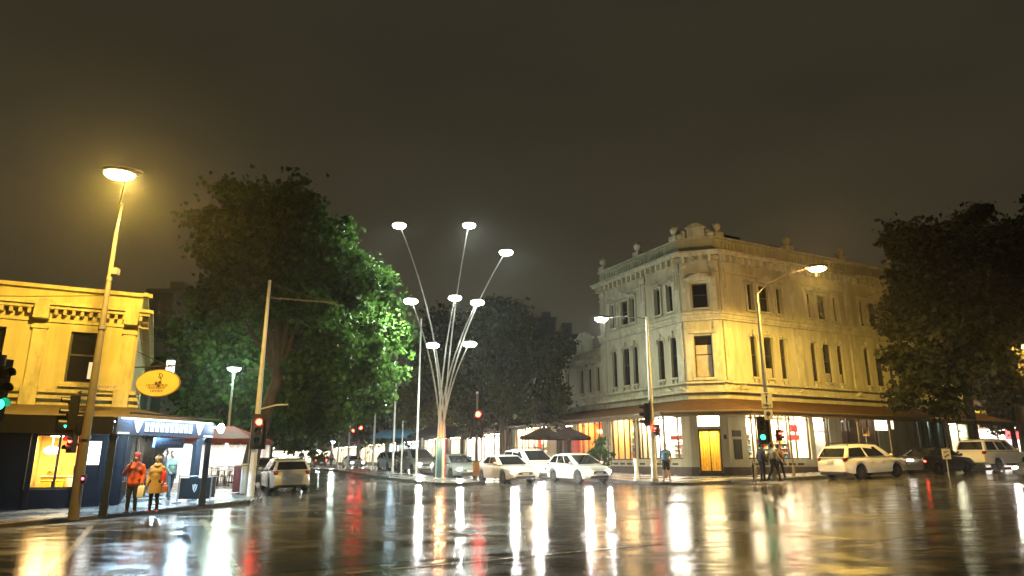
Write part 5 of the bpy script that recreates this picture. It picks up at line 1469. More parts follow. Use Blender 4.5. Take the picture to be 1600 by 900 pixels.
# ---------------------------------------------------------------- signs, bins, bollards
def post_sign(px, Y, ytop, w, h, label, mtl, marks=0, pw=.03):
    p = on(px, Y, FP if Y > 38 or px < 1200 else 0); zt = at(px, ytop, Y).z - p.z
    r = thing("post_sign", label, "sign", p)
    MB().tube([(0, 0, 0), (0, 0, zt)], pw, 8).build("post", M_STEEL, r)
    pl = MB().box(-w / 2, w / 2, -pw - .02, -pw, zt - h, zt).build("plate", mtl, r)
    m = MB()
    if marks == 1:
        for k in range(3): m.box(-w * .35 + k * w * .26, -w * .35 + k * w * .26 + w * .12, -pw - .024, -pw - .0201, zt - h * .8, zt - h * .25)
    if marks == 2:
        m.M = Matrix.Translation((0, 0, zt - h * .68)) @ Matrix.Rotation(-.5, 4, 'Y'); m.box(-w * .32, w * .32, -pw - .024, -pw - .0201, -.03, .03)
        m.M = Matrix.Identity(4); m.box(-w * .3, w * .3, -pw - .024, -pw - .0201, zt - h * .28, zt - h * .22); m.box(-w * .3, w * .1, -pw - .024, -pw - .0201, zt - h * .42, zt - h * .36)
    if marks: m.build("marking", mat("sign_marks", (.30, .12, .06), .5) if marks == 1 else M_BLACK, pl)
    return r
post_sign(1360, 41.2, 668, .38, .5, "cream parking sign on thin post behind the white wagon", mat("plate_cream2", (.62, .5, .38), .4), 1)
post_sign(1483, 36.8, 701, .44, .54, "white square road sign on short post before the black sedan nose", mat("plate_white2", (.62, .6, .54), .4), 2, .035)
post_sign(383, 28.6, 655, .01, .01, "thin green banded post left of the signal pole", M_WPOLE, 0, .02)
def bin_(px, Y, label, mtl, w=.32, h=1.15, slats=True, name="litter_bin", cat="bin"):
    r = thing(name, label, cat, on(px, Y, FP), .3)
    MB().box(-w, w, -w, w, .05, h).build("body", mtl, r, bevel=.03)
    MB().box(-w - .03, w + .03, -w - .03, w + .03, h + .001, h + .07).build("lid", M_WHITE if slats else M_STEEL, r, bevel=.015)
    m = MB()
    for k in range(5): x = -w + .06 + k * (2 * w - .12) / 4; m.box(x - .02, x + .02, -w - .02, -w - .002, .12, h - .1)
    m.build("slat", mtl, r)
    return r
bin_(376, 29.9, "dark maroon litter bin with white lid at the plane tree foot", mat("maroon", (.10, .02, .025), .5), .33, 1.1)
bin_(385, 28.9, "pale grey ribbed cabinet between the maroon bin and signal pole", mat("cab_grey", (.42, .46, .48), .5), .26, 1.15, False, "street_cabinet", "cabinet")
wb = thing("white_bollard", "leaning white painted bollard beside the white signal pole", "bollard", on(996, 36.4, FP))
MB().tube([(0, 0, 0), (0, 0, .12), (-.06, 0, 1.0)], [.14, .11, .1], 12).ell((-.06, 0, 1.0), (.1, .1, .06)).build("post", M_WHITE, wb, smooth=True)
MB().lathe([(.17, 0), (.17, .03), (.12, .05)], n=14).build("base", M_STEEL, wb)
# dark terrace umbrellas
def umbrella(px, Y, label, yaw):
    p = on(px, Y, FP); zt = at(px, 667, Y).z - p.z
    r = thing("terrace_umbrella", label, "umbrella", p, yaw)
    m = MB(); n = 8; R_ = 1.5
    for k in range(n):
        a, c = 2 * pi * k / n, 2 * pi * (k + 1) / n
        m.quad((0, 0, zt), (R_ * cos(a), R_ * sin(a), zt - .62), (R_ * cos(c), R_ * sin(c), zt - .62))
        m.quad((R_ * cos(a), R_ * sin(a), zt - .62), (R_ * cos(c), R_ * sin(c), zt - .62), (R_ * cos(c), R_ * sin(c), zt - .78), (R_ * cos(a), R_ * sin(a), zt - .78))
    cn = m.build("canopy", mat("brown_canvas", (.016, .010, .008), .9, spec=.04), r)
    m = MB()
    for k in range(n): a = 2 * pi * k / n; m.tube([(0, 0, zt - .06), (R_ * .97 * cos(a), R_ * .97 * sin(a), zt - .66)], .012, 5)
    m.build("rib", M_FRAME, cn)
    MB().tube([(0, 0, 0), (0, 0, zt + .06)], .03, 8).build("pole", M_FRAME, r); MB().lathe([(.3, 0), (.3, .08), (.06, .12)], n=14).build("base", M_FRAME, r)
umbrella(850, 43.6, "dark brown terrace umbrella farther from the orange windows", .1)
umbrella(889, 43.0, "dark brown terrace umbrella nearer the orange windows", .3)
# street dining shelters up the right footpath
def shelter(px, Y, w, d, h, label, mtl, yaw):
    r = thing("dining_shelter", label, "shelter", on(px, Y, FP), yaw)
    m = MB()
    m.prism_x([(-d / 2, h - .75), (d / 2, h), (d / 2, h + .05), (-d / 2, h - .70)], -w / 2, w / 2); m.box(-w / 2, w / 2, -d / 2 - .02, -d / 2 - .005, h - .95, h - .70); m.build("canopy", mtl, r)
    for x in (-w / 2 + .08, w / 2 - .08):
        MB().tube([(x, -d / 2 + .06, 0), (x, -d / 2 + .06, h - .76)], .035, 8).build("post", M_FRAME, r); MB().tube([(x, d / 2 - .06, 0), (x, d / 2 - .06, h - .05)], .035, 8).build("post", M_FRAME, r)
    MB().box(-w / 2 + .2, w / 2 - .2, -.05, .05, .0, .9).build("screen", M_BLACK, r)
    return r
shelter(698, 57, 4.6, 2.6, 3.3, "dark canopied dining shelter just left of the bright shopfront", mat("canvas_dark", (.02, .022, .024), .5), -.25)
shelter(617, 70, 4.2, 3.2, 3.7, "blue canopied dining shelter seen between the flagpoles", mat("canvas_blue", (.05, .20, .32), .45), -.35)
p_ = on(612, 66); lamp("shelter_light", (p_.x, p_.y, p_.z + 4.3), 160, (.6, .85, 1.0), .2)
# red and white shopfront far right
p = on(1545, 60, FP); fs = thing("far_shop", "far shop glowing red and white beyond the white four wheel drive", "building", p)
m = MB(); wall(m, -5, 5, -.5, 7, [(-3.5, 3.5, .6, 3.0)]); m.quad((-5, 0, 7), (5, 0, 7), (5, 8, 7), (-5, 8, 7)); m.quad((-5, 0, -.5), (-5, 8, -.5), (-5, 8, 7), (-5, 0, 7)); m.quad((5, 8, -.5), (5, 0, -.5), (5, 0, 7), (5, 8, 7)); m.quad((-5, 8, -.5), (5, 8, -.5), (5, 8, 7), (-5, 8, 7)); m.build("wall", mat("render_tan", (.2, .16, .11)), fs)
shopwin(fs, (p.x, p.y), (1, 0), -3.5, 3.5, p.z + .6, p.z + 3.0, (.7, .6, .5), 420, (1, .9, .8), mull=(-1.5, 0, 1.5)) if False else None
m = MB(); m.quad((-3.5, .2, .6), (3.5, .2, .6), (3.5, .2, 3.0), (-3.5, .2, 3.0)); m.build("shop_window", emit("far_shopglow", (1, .92, .85), 2.2), fs)
m = MB(); m.box(-3.6, -1.2, -.4, -.01, 2.5, 3.3); m.box(1.8, 3.6, -.4, -.01, 2.1, 2.9); m.build("lit_sign", emit("far_red", (1, .08, .10), 2.0), fs)
m = MB(); m.box(-2.6, 2.2, -.3, -.01, 3.5, 4.6); m.build("fascia", mat("fascia_yellow", (.55, .42, .05), .5), fs)
lamp("shop_light", (p.x, p.y - 1.2, p.z + 3.2), 120, (1, .8, .6), .3, parent=fs)

# ================================================================== CARS
M_HEAD = emit("headlight_on", (1, .97, .9), 1500); M_HOFF = mat("headlight_off", (.6, .62, .65), .1, var=.03)
M_TAIL = mat("tail_red", (.25, .01, .01), .2); M_TAILON = emit("tail_on", (1, .03, .02), 30); M_CARGL = mat("car_glass", (.012, .014, .016), .04, var=.02, spec=.7)
M_TRIM = mat("car_trim", (.02, .02, .02), .6); M_PLATE = mat("number_plate", (.65, .65, .6), .4)
def paint(name, col, metal=0.0): return mat(name, col, .28, metal, var=.03, coat=.8)
def car(name, label, body, P, heads=False, tails=False, plate_lit=False, cat="car"):
    """local x forward, ground contact at z=0"""
    L, W, H = P['L'], P['W'], P['H']; top = P['top']; wr = P.get('wr', .32); xf, xr = P['xf'], P['xr']; sill = P.get('sill', .22)
    r = thing(name, label, cat)
    hw = W / 2
    xs_ = sorted(set([round(x, 3) for x in np.linspace(-L / 2, L / 2, 34)] + [round(c + s_ * (wr + .06) * k, 3) for c in (xf, xr) for s_ in (-1, 1) for k in (1.0, .93, .75, .5, .2)]))
    tx, tz = zip(*top)
    def tapr(x):
        e_ = abs(x) / (L / 2); return 1 - .16 * max(0, (e_ - .62) / .38) ** 2.2
    m = MB(); k = 12; rows = []
    for x in xs_:
        t = float(np.interp(x, tx, tz)); w = hw * tapr(x); e_ = abs(x) / (L / 2)
        zb = sill + .10 * max(0, (e_ - .86) / .14)
        for c in (xf, xr):
            d = abs(x - c)
            if d < wr + .06: zb = max(zb, sqrt(max(0, (wr + .06) ** 2 - d * d)) + wr)
        zb = min(zb, t - .12)
        zm = zb + (t - zb) * .45
        half = [(0, zb), (w * .80, zb), (w * .985, zb + .015), (w, zb + (t - zb) * .25), (w * 1.0, zm), (w * .985, zb + (t - zb) * .72), (w * .95, t - .05), (w * .88, t - .008), (w * .5, t + .018), (0, t + .024)]
        ring = half + [(-y, z) for y, z in half[-2:0:-1]]
        rows.append(len(ring)); m.v += [(x, y, z) for y, z in ring]
    n = rows[0]
    for i in range(len(xs_) - 1):
        for j in range(n): m.f.append((i * n + j, i * n + (j + 1) % n, (i + 1) * n + (j + 1) % n, (i + 1) * n + j)); m.m.append(0)
    m.f.append(tuple(range(n - 1, -1, -1))); m.f.append(tuple(range((len(xs_) - 1) * n, len(xs_) * n))); m.m += [0, 0]
    bd = m.build("body", body, r, smooth=True)
    # cabin
    (rb, zrb), (rt, zrt), (ft, zft), (fb, zfb) = P['cab']
    wb, wt = hw * .93, hw * .74
    m = MB()
    vs_ = [(rb, -wb, zrb), (fb, -wb, zfb), (ft, -wt, zft), (rt, -wt, zrt), (rb, wb, zrb), (fb, wb, zfb), (ft, wt, zft), (rt, wt, zrt)]
    md = ((ft + rt) / 2, H)
    vs_ += [(md[0], -wt, md[1]), (md[0], wt, md[1])]
    m.add(vs_, [(0, 1, 2, 8, 3), (5, 4, 7, 9, 6), (1, 5, 6, 2), (4, 0, 3, 7), (2, 6, 9, 8), (8, 9, 7, 3), (1, 0, 4, 5)])
    m.build("cabin", body, r, bevel=.06)
    def bil(a, b_, c, d, u, v): return a.lerp(b_, u).lerp(d.lerp(c, u), v)
    V = [Vector(p) for p in vs_]
    def pane(nm, quad, u0, u1, v0, v1, mtl=M_CARGL, off=.012, v0b=None):
        a, b_, c, d = quad; n_ = (b_ - a).cross(d - a).normalized()
        q = MB(); ps = [bil(a, b_, c, d, u0, v0), bil(a, b_, c, d, u1, v0), bil(a, b_, c, d, u1, v1), bil(a, b_, c, d, u0, v1)]
        ps = [p + n_ * off for p in ps]; th = [p - n_ * .03 for p in ps]
        q.add(ps + th, [(0, 1, 2, 3), (0, 4, 5, 1), (1, 5, 6, 2), (2, 6, 7, 3), (3, 7, 4, 0)]); q.build(nm, mtl, r)
    sideR = (V[0], V[1], V[2], V[3]); sideL = (V[5], V[4], V[7], V[6])
    sp = P.get('split', [(.10, .44), (.48, .86)])
    for u0, u1 in sp:
        pane("side_window", sideR, u0, u1, .10, .86)
        pane("side_window", sideL, 1 - u1, 1 - u0, .10, .86)
    pane("windscreen", (V[1], V[5], V[6], V[2]), .06, .94, .06, .90)
    pane("rear_window", (V[4], V[0], V[3], V[7]), .08, .92, P.get('rwb', .12), .86)
    # wheels
    for cx, nm in ((xf, 1), (xr, 0)):
        for s_ in (-1, 1):
            y0 = s_ * (hw - .13)
            wh = thing("wheel", None, None); wh.parent = r; wh.matrix_basis = Matrix.Translation((cx, y0, wr))
            MB().lathe([(wr * .62, -.1), (wr * .94, -.1), (wr, -.06), (wr, .06), (wr * .94, .1), (wr * .62, .1)], n=22, axis='y').build("tyre", M_TYRE, wh, smooth=True)
            q = MB(); q.lathe([(wr * .64, -.085), (wr * .60, -.07), (wr * .60, .07), (wr * .64, .085)], n=20, axis='y')
            q.lathe([(.05, -.09), (.06, -.04), (.06, .04), (.05, .09)], n=10, axis='y')
            for k in range(5):
                a = 2 * pi * k / 5 + .3; d = Vector((cos(a), 0, sin(a)))
                q.tube([tuple(d * .04 + Vector((0, s_ * .07, 0))), tuple(d * wr * .61 + Vector((0, s_ * .075, 0)))], [.035, .028], 5)
            q.build("rim", M_RIM, wh, smooth=True)
            q = MB().lathe([(.01, 0), (wr * .6, 0), (wr * .6, .01)], n=16, axis='y'); q.build("brake_disc", M_TRIM, wh)
    zf = float(np.interp(L / 2 - .12, tx, tz)); zr = float(np.interp(-L / 2 + .08, tx, tz))
    fw = hw * tapr(L / 2 - .15)
    for s_ in (-1, 1):
        q = MB().ell((L / 2 - .20, s_ * fw * .76, zf - .13), (.21, .19, .10), 12, 8); q.build("headlight", M_HEAD if heads else M_HOFF, r, smooth=True)
        rwid = hw * tapr(-L / 2 + .15); tz0 = P.get('tail_z', zr - .22)
        q = MB().ell((-L / 2 + .17, s_ * rwid * .86, tz0), (.17, .11, P.get('tail_h', .12)), 12, 8); q.build("tail_light", M_TAILON if tails else M_TAIL, r, smooth=True)
        mx_ = fb - .42; q = MB().ell((mx_, s_ * (hw + .10), zfb + .09), (.07, .11, .075), 10, 8); q.tube([(mx_ + .03, s_ * hw * .9, zfb + .03), (mx_, s_ * (hw + .05), zfb + .06)], .025, 6); q.build("mirror", body, r, smooth=True)
        for hx in (.35, -.55): MB().box(hx - .09, hx + .09, s_ * (hw + .004) - .012, s_ * (hw + .004) + .012, P.get('belt', .86) - .13, P.get('belt', .86) - .10).build("door_handle", body, r)
    MB().box(L / 2 - .10, L / 2 + .012, -fw * .52, fw * .52, zf - .24, zf - .11).build("grille", M_TRIM, r, bevel=.02)
    MB().box(L / 2 - .16, L / 2 + .02, -fw * .70, fw * .70, .26, .40).build("air_intake", M_TRIM, r, bevel=.03)
    MB().box(L / 2 + .005, L / 2 + .03, -.19, .19, .44, .55).build("number_plate", M_PLATE, r)
    MB().box(-L / 2 - .03, -L / 2 - .003, -.19, .19, P.get('plate_z', .55), P.get('plate_z', .55) + .11).build("number_plate", emit("plate_lit", (1, .93, .85), 10) if plate_lit else M_PLATE, r)
    MB().box(-L / 2 - .015, -L / 2 + .14, -hw * .74, hw * .74, .24, .36).build("rear_bumper", M_TRIM, r, bevel=.03)
    if P.get('rails'):
        q = MB()
        for s_ in (-1, 1): q.tube([(rt + .1, s_ * wt * .9, zrt + .02), (rt + .2, s_ * wt * .9, H + .06), (ft - .2, s_ * wt * .9, H + .06), (ft - .05, s_ * wt * .9, zft + .02)], .022, 6)
        q.build("roof_rail", M_TRIM, r)
    if heads:
        for s_ in (-1, 1):
            lamp("headlamp_beam", (L / 2 + .06, s_ * fw * .74, zf - .15), 520, (1, .96, .88), .05, kind='SPOT', spot=70, blend=.7, aim=(1, 0, -.10)).parent = r
    return r
SEDAN = dict(L=4.65, W=1.78, H=1.45, xf=1.38, xr=-1.28, top=[(-2.33, .80), (-2.2, 1.0), (-1.5, 1.04), (-.5, .95), (1.0, .90), (1.9, .82), (2.2, .70), (2.33, .56)], cab=[(-1.75, 1.0), (-.95, 1.38), (.25, 1.40), (1.15, .92)], split=[(.20, .47), (.50, .84)])
HATCH = dict(L=4.05, W=1.72, H=1.50, xf=1.25, xr=-1.22, top=[(-2.03, .75), (-1.95, .98), (-1.2, 1.0), (-.5, .94), (.9, .93), (1.6, .84), (1.9, .72), (2.03, .56)], cab=[(-1.95, .98), (-1.45, 1.40), (.15, 1.44), (1.25, .92)], split=[(.10, .32), (.35, .60), (.63, .86)], tail_z=.92, tail_h=.16)
WAGON = dict(L=4.45, W=1.74, H=1.48, xf=1.32, xr=-1.25, top=[(-2.23, .70), (-2.2, .95), (-1.2, .96), (-.5, .93), (1.0, .90), (1.8, .82), (2.1, .70), (2.23, .56)], cab=[(-2.2, .95), (-1.85, 1.40), (.2, 1.44), (1.15, .92)], split=[(.05, .30), (.33, .58), (.61, .86)], tail_z=.88, tail_h=.15, plate_z=.70, rails=True)
SUV = dict(L=4.86, W=1.90, H=1.74, wr=.36, xf=1.45, xr=-1.4, sill=.30, top=[(-2.43, .85), (-2.4, 1.08), (-1.2, 1.08), (0, 1.05), (1.1, 1.03), (1.95, .95), (2.3, .84), (2.43, .62)], cab=[(-2.38, 1.08), (-1.98, 1.62), (.25, 1.68), (1.3, 1.05)], split=[(.05, .42), (.47, .84)], tail_z=1.0, tail_h=.14, plate_z=.85, belt=1.0, rails=True, rwb=.08)
FOURWD = dict(L=4.9, W=1.9, H=1.86, wr=.39, xf=1.5, xr=-1.3, sill=.42, top=[(-2.45, .95), (-2.42, 1.16), (-1, 1.14), (.2, 1.12), (1.0, 1.12), (2.1, 1.05), (2.38, .95), (2.45, .7)], cab=[(-2.40, 1.16), (-2.15, 1.76), (.2, 1.80), (1.0, 1.13)], split=[(.06, .36), (.42, .66), (.69, .88)], tail_z=1.05, belt=1.05, rails=True)
SIDEH = (.455, -.891); AWAYH = (-.455, .891); CROSSH = (.891, .455)
def put(c, front, heading, L):
    h = Vector(heading).normalized(); place(c, front[0] - h.x * L / 2, front[1] - h.y * L / 2, heading)
WHITE = paint("paint_white", (.78, .78, .76)); SILVER = paint("paint_silver", (.62, .63, .64), .2); BLACKP = paint("paint_black", (.010, .010, .011)); DARK = paint("paint_dark", (.04, .05, .055), .2); CREAM = paint("paint_white2", (.72, .70, .64)); PALEB = paint("paint_paleblue", (.30, .38, .42), .2); GREY = paint("paint_grey", (.22, .23, .22), .3)
c = car("parked_car", "silver station wagon parked with its rear to us by the signal pole", SILVER, WAGON); place(c, -10.75, 33.3, AWAYH)
c = car("parked_car", "dark car parked directly ahead of the silver station wagon", DARK, SEDAN); place(c, -13.9, 38.8, AWAYH)
c = car("parked_car", "teal grey hatchback parked farther ahead on the left kerb", paint("paint_teal", (.08, .16, .16), .2), HATCH); place(c, -16.6, 44.0, AWAYH)
c = car("waiting_car", "white sedan waiting nearest the red signal post", WHITE, SEDAN, heads=True); place(c, -.35, 38.1, SIDEH)
c = car("waiting_car", "white hatchback waiting at the stop line by the kerb", WHITE, HATCH, heads=True); place(c, 3.5, 37.3, SIDEH)
c = car("waiting_car", "white sports utility waiting between and behind the sedan and hatchback", WHITE, SUV, heads=True); place(c, 1.15, 42.6, SIDEH)
c = car("waiting_car", "grey sedan with glaring headlights behind the coloured mast base", GREY, SEDAN, heads=True); place(c, -3.6, 44.6, SIDEH)
c = car("waiting_car", "tall pale car with glaring headlights behind the tallest flagpole", GREY, SUV, heads=True); place(c, -6.9, 51.0, SIDEH)
c = car("waiting_car", "pale blue hatchback queued with a red glow at its bumper", PALEB, HATCH); place(c, -9.6, 56.6, SIDEH)
c = car("parked_car", "white sport wagon parked on the right below the amber lamp", CREAM, SUV); place(c, 18.35, 36.75, CROSSH)
c = car("parked_car", "black sedan with lit red tail lights and glowing plate", BLACKP, dict(SEDAN, plate_z=.72), tails=True, plate_lit=True); place(c, 24.0, 39.7, CROSSH)
c = car("parked_car", "white four wheel drive with roof rails ahead of the black sedan", CREAM, FOURWD); place(c, 29.1, 42.3, CROSSH)
# far queue: headlight glints up the street
far = None
for i, (px, Y, hl, lab) in enumerate([(551, 84, True, "far car with bright headlights between the flagpoles"), (497, 100, False, "far dark car parked at the street end, left of the flagpoles"), (512, 108, False, "far grey car beyond the flagpole line end"), (640, 62, True, "car with headlights queued behind the pale blue hatchback")]):
    p = on(px, Y)
    c = car("distant_car", lab, [GREY, DARK, SILVER, WHITE][i], [SEDAN, HATCH, SEDAN, WAGON][i], heads=hl, tails=(i == 1)); place(c, p.x, p.y, SIDEH if hl else AWAYH)
c = car("arriving_car", "dark car with a headlight just entering at the right edge", DARK, SEDAN, heads=True); p = on(1612, 31); place(c, p.x + 1.9, p.y + .3, (-.95, -.3))

# ================================================================== PEOPLE
def person(label, loc, facing, prims, mats, voxel=.011, scale=1.0, group=None):
    """prims: (a, b, ra, rb, tag) limbs in metres, facing local -y; fused into one continuous body"""
    r = thing("person", label, "person", loc, atan2(facing[1], facing[0]) + pi / 2, group)
    m = MB()
    for a, b_, ra, rb_, tg in prims:
        a, b_ = Vector(a), Vector(b_)
        n = 12 if max(ra, rb_) > .03 else 8
        if (b_ - a).length > 1e-4:
            m.tube([tuple(a), tuple(b_)], [ra, rb_], n)
        m.ell(tuple(a), ra, n, 8); m.ell(tuple(b_), rb_, n, 8)
    o = m.build("body", mats, r)
    o.data.materials.clear()
    for mt in mats: o.data.materials.append(mt)
    mod = o.modifiers.new("r", 'REMESH'); mod.mode = 'VOXEL'; mod.voxel_size = voxel
    sm = o.modifiers.new("s", 'SMOOTH'); sm.iterations = 3; sm.factor = .4
    bpy.context.view_layer.update()
    dg = bpy.context.evaluated_depsgraph_get()
    me = bpy.data.meshes.new_from_object(o.evaluated_get(dg))
    o.modifiers.clear(); old = o.data; o.data = me; bpy.data.meshes.remove(old)
    me.materials.clear()
    for mt in mats: me.materials.append(mt)
    nf = len(me.polygons); C = np.empty(nf * 3); me.polygons.foreach_get("center", C); C = C.reshape(-1, 3)
    best = np.full(nf, 1e9); idx = np.zeros(nf, dtype=np.int32)
    for a, b_, ra, rb_, tg in prims:
        a, b_ = np.array(a, float), np.array(b_, float); d = b_ - a; L2 = max(1e-9, d @ d)
        t = np.clip(((C - a) @ d) / L2, 0, 1); dist = np.linalg.norm(C - a - t[:, None] * d, axis=1) - (ra + (rb_ - ra) * t)
        w = dist < best; best[w] = dist[w]; idx[w] = tg
    me.polygons.foreach_set("material_index", idx); me.polygons.foreach_set("use_smooth", [True] * nf)
    me.update()
    if scale != 1.0: r.matrix_basis = r.matrix_basis @ Matrix.Scale(scale, 4)
    return r
# tags: 0 skin 1 top 2 trousers 3 shoes 4 dark (eyes) 5 lips 6 hair
def hand(P, w, d, tag_=0, curl=.5, thumb=1):
    """palm and five fingers from wrist w along d"""
    w, d = Vector(w), Vector(d).normalized(); s_ = Vector((0, -1, 0)) if abs(d.y) < .8 else Vector((0, 0, 1)); s_ = (s_ - d * s_.dot(d)).normalized(); n_ = d.cross(s_)
    P.append((tuple(w), tuple(w + d * .075), .026, .033, tag_))
    for k, ln in enumerate((.062, .074, .070, .054)):
        o_ = s_ * (.036 - .024 * k); a = w + d * .08 + o_; b_ = a + d * ln * .55; c_ = b_ + (d * (1 - curl) + n_ * curl * thumb).normalized() * ln * .5
        P.append((tuple(a), tuple(b_), .0105, .0095, tag_)); P.append((tuple(b_), tuple(c_), .0095, .0085, tag_))
    a = w + d * .025 + s_ * .032; b_ = a + (d * .6 + s_ * .8).normalized() * .04; P.append((tuple(a), tuple(b_), .012, .010, tag_)); P.append((tuple(b_), tuple(b_ + (d * .9 + s_ * .2).normalized() * .028), .010, .009, tag_))
def figure(legs, arms, torso=(0, 0), head_turn=0.0, top=1, sleeve=1.0, shorts=False, coat=False, bulk=1.0, female=False, hair=True, hood=False, leg_tag=2, belly=0.0):
    """legs: [(hip_dx, knee, ankle)...] arms: [(elbow, wrist)...] all offsets absolute; -y is forward"""
    P = []; tx, ty = torso
    sh = .185 * bulk if not female else .165 * bulk
    P += [((-.07, .01, .96), (.07, .01, .96), .125 * bulk, .125 * bulk, 2), ((0, 0, 1.02), (tx * .5, ty * .5, 1.16), .135 * bulk, .14 * bulk, top), ((-.06, 0, 1.04), (-.06 + tx * .6, ty * .6, 1.2), .11 * bulk, .115 * bulk, top), ((.06, 0, 1.04), (.06 + tx * .6, ty * .6, 1.2), .11 * bulk, .115 * bulk, top),
          ((-.075 + tx, ty, 1.28), (.075 + tx, ty, 1.28), .125 * bulk, .125 * bulk, top), ((-.04 + tx, ty, 1.455), (-sh * .93 + tx, ty, 1.385), .066 * bulk, .060 * bulk, top), ((.04 + tx, ty, 1.455), (sh * .93 + tx, ty, 1.385), .066 * bulk, .060 * bulk, top), ((-.08 + tx, ty, 1.34), (.08 + tx, ty, 1.34), .10 * bulk, .10 * bulk, top), ((tx, ty, 1.42), (tx * 1.1, ty * 1.1 - .01, 1.54), .058, .05, 0)]
    if belly: P.append(((0, -belly, 1.08), (0, -belly, 1.18), .12 * bulk, .12 * bulk, top))
    for s_, (kn, an) in zip((-1, 1), legs):
        hip = (s_ * .09, .01, .93); kt = 0 if shorts else leg_tag
        if shorts:
            midk = Vector(hip).lerp(Vector(kn), .75)
            P.append((hip, tuple(midk), .095 * bulk, .085 * bulk, 2)); P.append((tuple(midk), kn, .068, .056, 0))
        else: P.append((hip, kn, .092 * bulk, .066 * bulk, kt))
        calf = Vector(kn).lerp(Vector(an), .35)
        P.append((kn, tuple(calf), .058, .056 if shorts else .062, kt)); P.append((tuple(calf), an, .056 if shorts else .062, .04 if shorts else .052, kt))
        toe = Vector(an) + Vector((s_ * .03, -.15, -.045)); heel = Vector(an) + Vector((0, .04, -.04))
        P.append((tuple(heel), tuple(toe), .044, .034, 3))
    for s_, (el, wr_) in zip((-1, 1), arms):
        s0 = (s_ * sh * .95 + tx, ty, 1.38)
        if sleeve >= 1: P.append((s0, el, .062 * bulk, .05 * bulk, top)); P.append((el, wr_, .05 * bulk, .038 * bulk, top))
        else:
            c_ = Vector(s0).lerp(Vector(el), .7); P.append((s0, tuple(c_), .06 * bulk, .055 * bulk, top)); P.append((tuple(c_), el, .044, .04, 0)); P.append((el, wr_, .04, .028, 0))
        d = Vector(wr_) - Vector(el); hand(P, wr_, d, 0, .45, s_)
    hx, hy = tx * 1.15 + 0, ty * 1.15 - .015
    F = Vector((sin(head_turn), -cos(head_turn), 0)); S_ = Vector((cos(head_turn), sin(head_turn), 0)); H0 = Vector((hx, hy, 1.645))
    pt = lambda f, s_, z: tuple(H0 + F * f + S_ * s_ + Vector((0, 0, z)))
    P += [(pt(-.015, 0, .03), pt(-.005, 0, .045), .088, .085, 0), (pt(.035, 0, -.03), pt(.03, 0, -.07), .062, .05, 0), (pt(.09, 0, .0), pt(.103, 0, -.022), .011, .014, 0)]
    for s_ in (-1, 1):
        P.append((pt(-.005, s_ * .085, .012), pt(-.01, s_ * .085, -.02), .016, .012, 0)); P.append((pt(.078, s_ * .032, .018), pt(.078, s_ * .034, .018), .0115, .0115, 4))
        P.append((pt(.082, s_ * .018, .036), pt(.074, s_ * .05, .037), .006, .006, 6))
    P.append((pt(.082, -.018, -.052), pt(.082, .018, -.052), .008, .008, 5))
    if hair: P += [(pt(-.035, 0, .06), pt(-.02, 0, .075), .090, .088, 6), (pt(-.06, 0, .02), pt(-.06, 0, -.03), .075, .06, 6)]
    if hood: P += [(pt(-.03, 0, .06), pt(-.01, 0, .075), .102, .098, 7), (pt(-.06, 0, .0), pt(-.06, 0, -.07), .09, .1, 7)]
    return P
def pm(tag_, top, trou, shoe, hair=(.03, .02, .015), hood=None):
    return [M_SKIN, mat("top_" + tag_, top, .7, var=.08), mat("trousers_" + tag_, trou, .75, var=.1), mat("shoe_" + tag_, shoe, .5), M_BLACK, mat("lip", (.3, .1, .09), .5), mat("hair_" + tag_, hair, .6), mat("hood_" + tag_, hood or top, .7)]
STAND = [((-.1, -.01, .5), (-.11, .02, .085)), ((.1, -.03, .5), (.12, .01, .085))]
STRIDE = [((-.09, -.14, .52), (-.09, -.24, .09)), ((.09, .06, .50), (.09, .26, .16))]
DOWN = [((-.27, .03, 1.13), (-.26, -.05, .89)), ((.27, .03, 1.13), (.26, -.05, .89))]
def bag(label, loc, mtl, w=.16, h=.34, name="shopping_bag", d=.08):
    r = thing(name, label, "bag", loc)
    m = MB(); n = 10
    m.prism_x([(-d, 0), (d, 0), (d * .8, h * .8), (d * .25, h), (-d * .25, h), (-d * .8, h * .8)], -w, w); m.build("sack", mtl, r, bevel=.03)
    MB().tube([(-w * .5, 0, h - .01), (-w * .35, 0, h + .1), (w * .35, 0, h + .1), (w * .5, 0, h - .01)], .008, 5).build("handle", mtl, r)
M_PLASTIC = mat("white_plastic", (.72, .72, .72), .4); M_REDB = mat("red_bag", (.55, .03, .04), .45)
# red jacket, hand to the face, carrier bags
pp = on(203, 21.75, FP)
P = figure(STAND, [((-.27, -.10, 1.14), (-.10, -.20, 1.42)), ((.26, .03, 1.13), (.25, -.04, .90))], bulk=1.16, hood=True, belly=.03)
P += [((-.05, 0, 1.25), (-.06, 0, .90), .135, .145, 1), ((.05, 0, 1.25), (.06, 0, .90), .135, .145, 1)]
person("person in orange red hooded jacket raising a hand to the face", pp, (.12, -1), P, pm("a", (.72, .13, .045), (.014, .014, .02), (.05, .04, .04), hood=(.45, .06, .05)), scale=1.0)
bag("white plastic bag held low by the person in the red jacket", pp + Vector((.30, -.08, .47)), M_PLASTIC, .10, .34, d=.06)
bag("white plastic bag on the left arm of the red jacketed person", pp + Vector((-.30, .05, .66)), M_PLASTIC, .08, .28, d=.05)
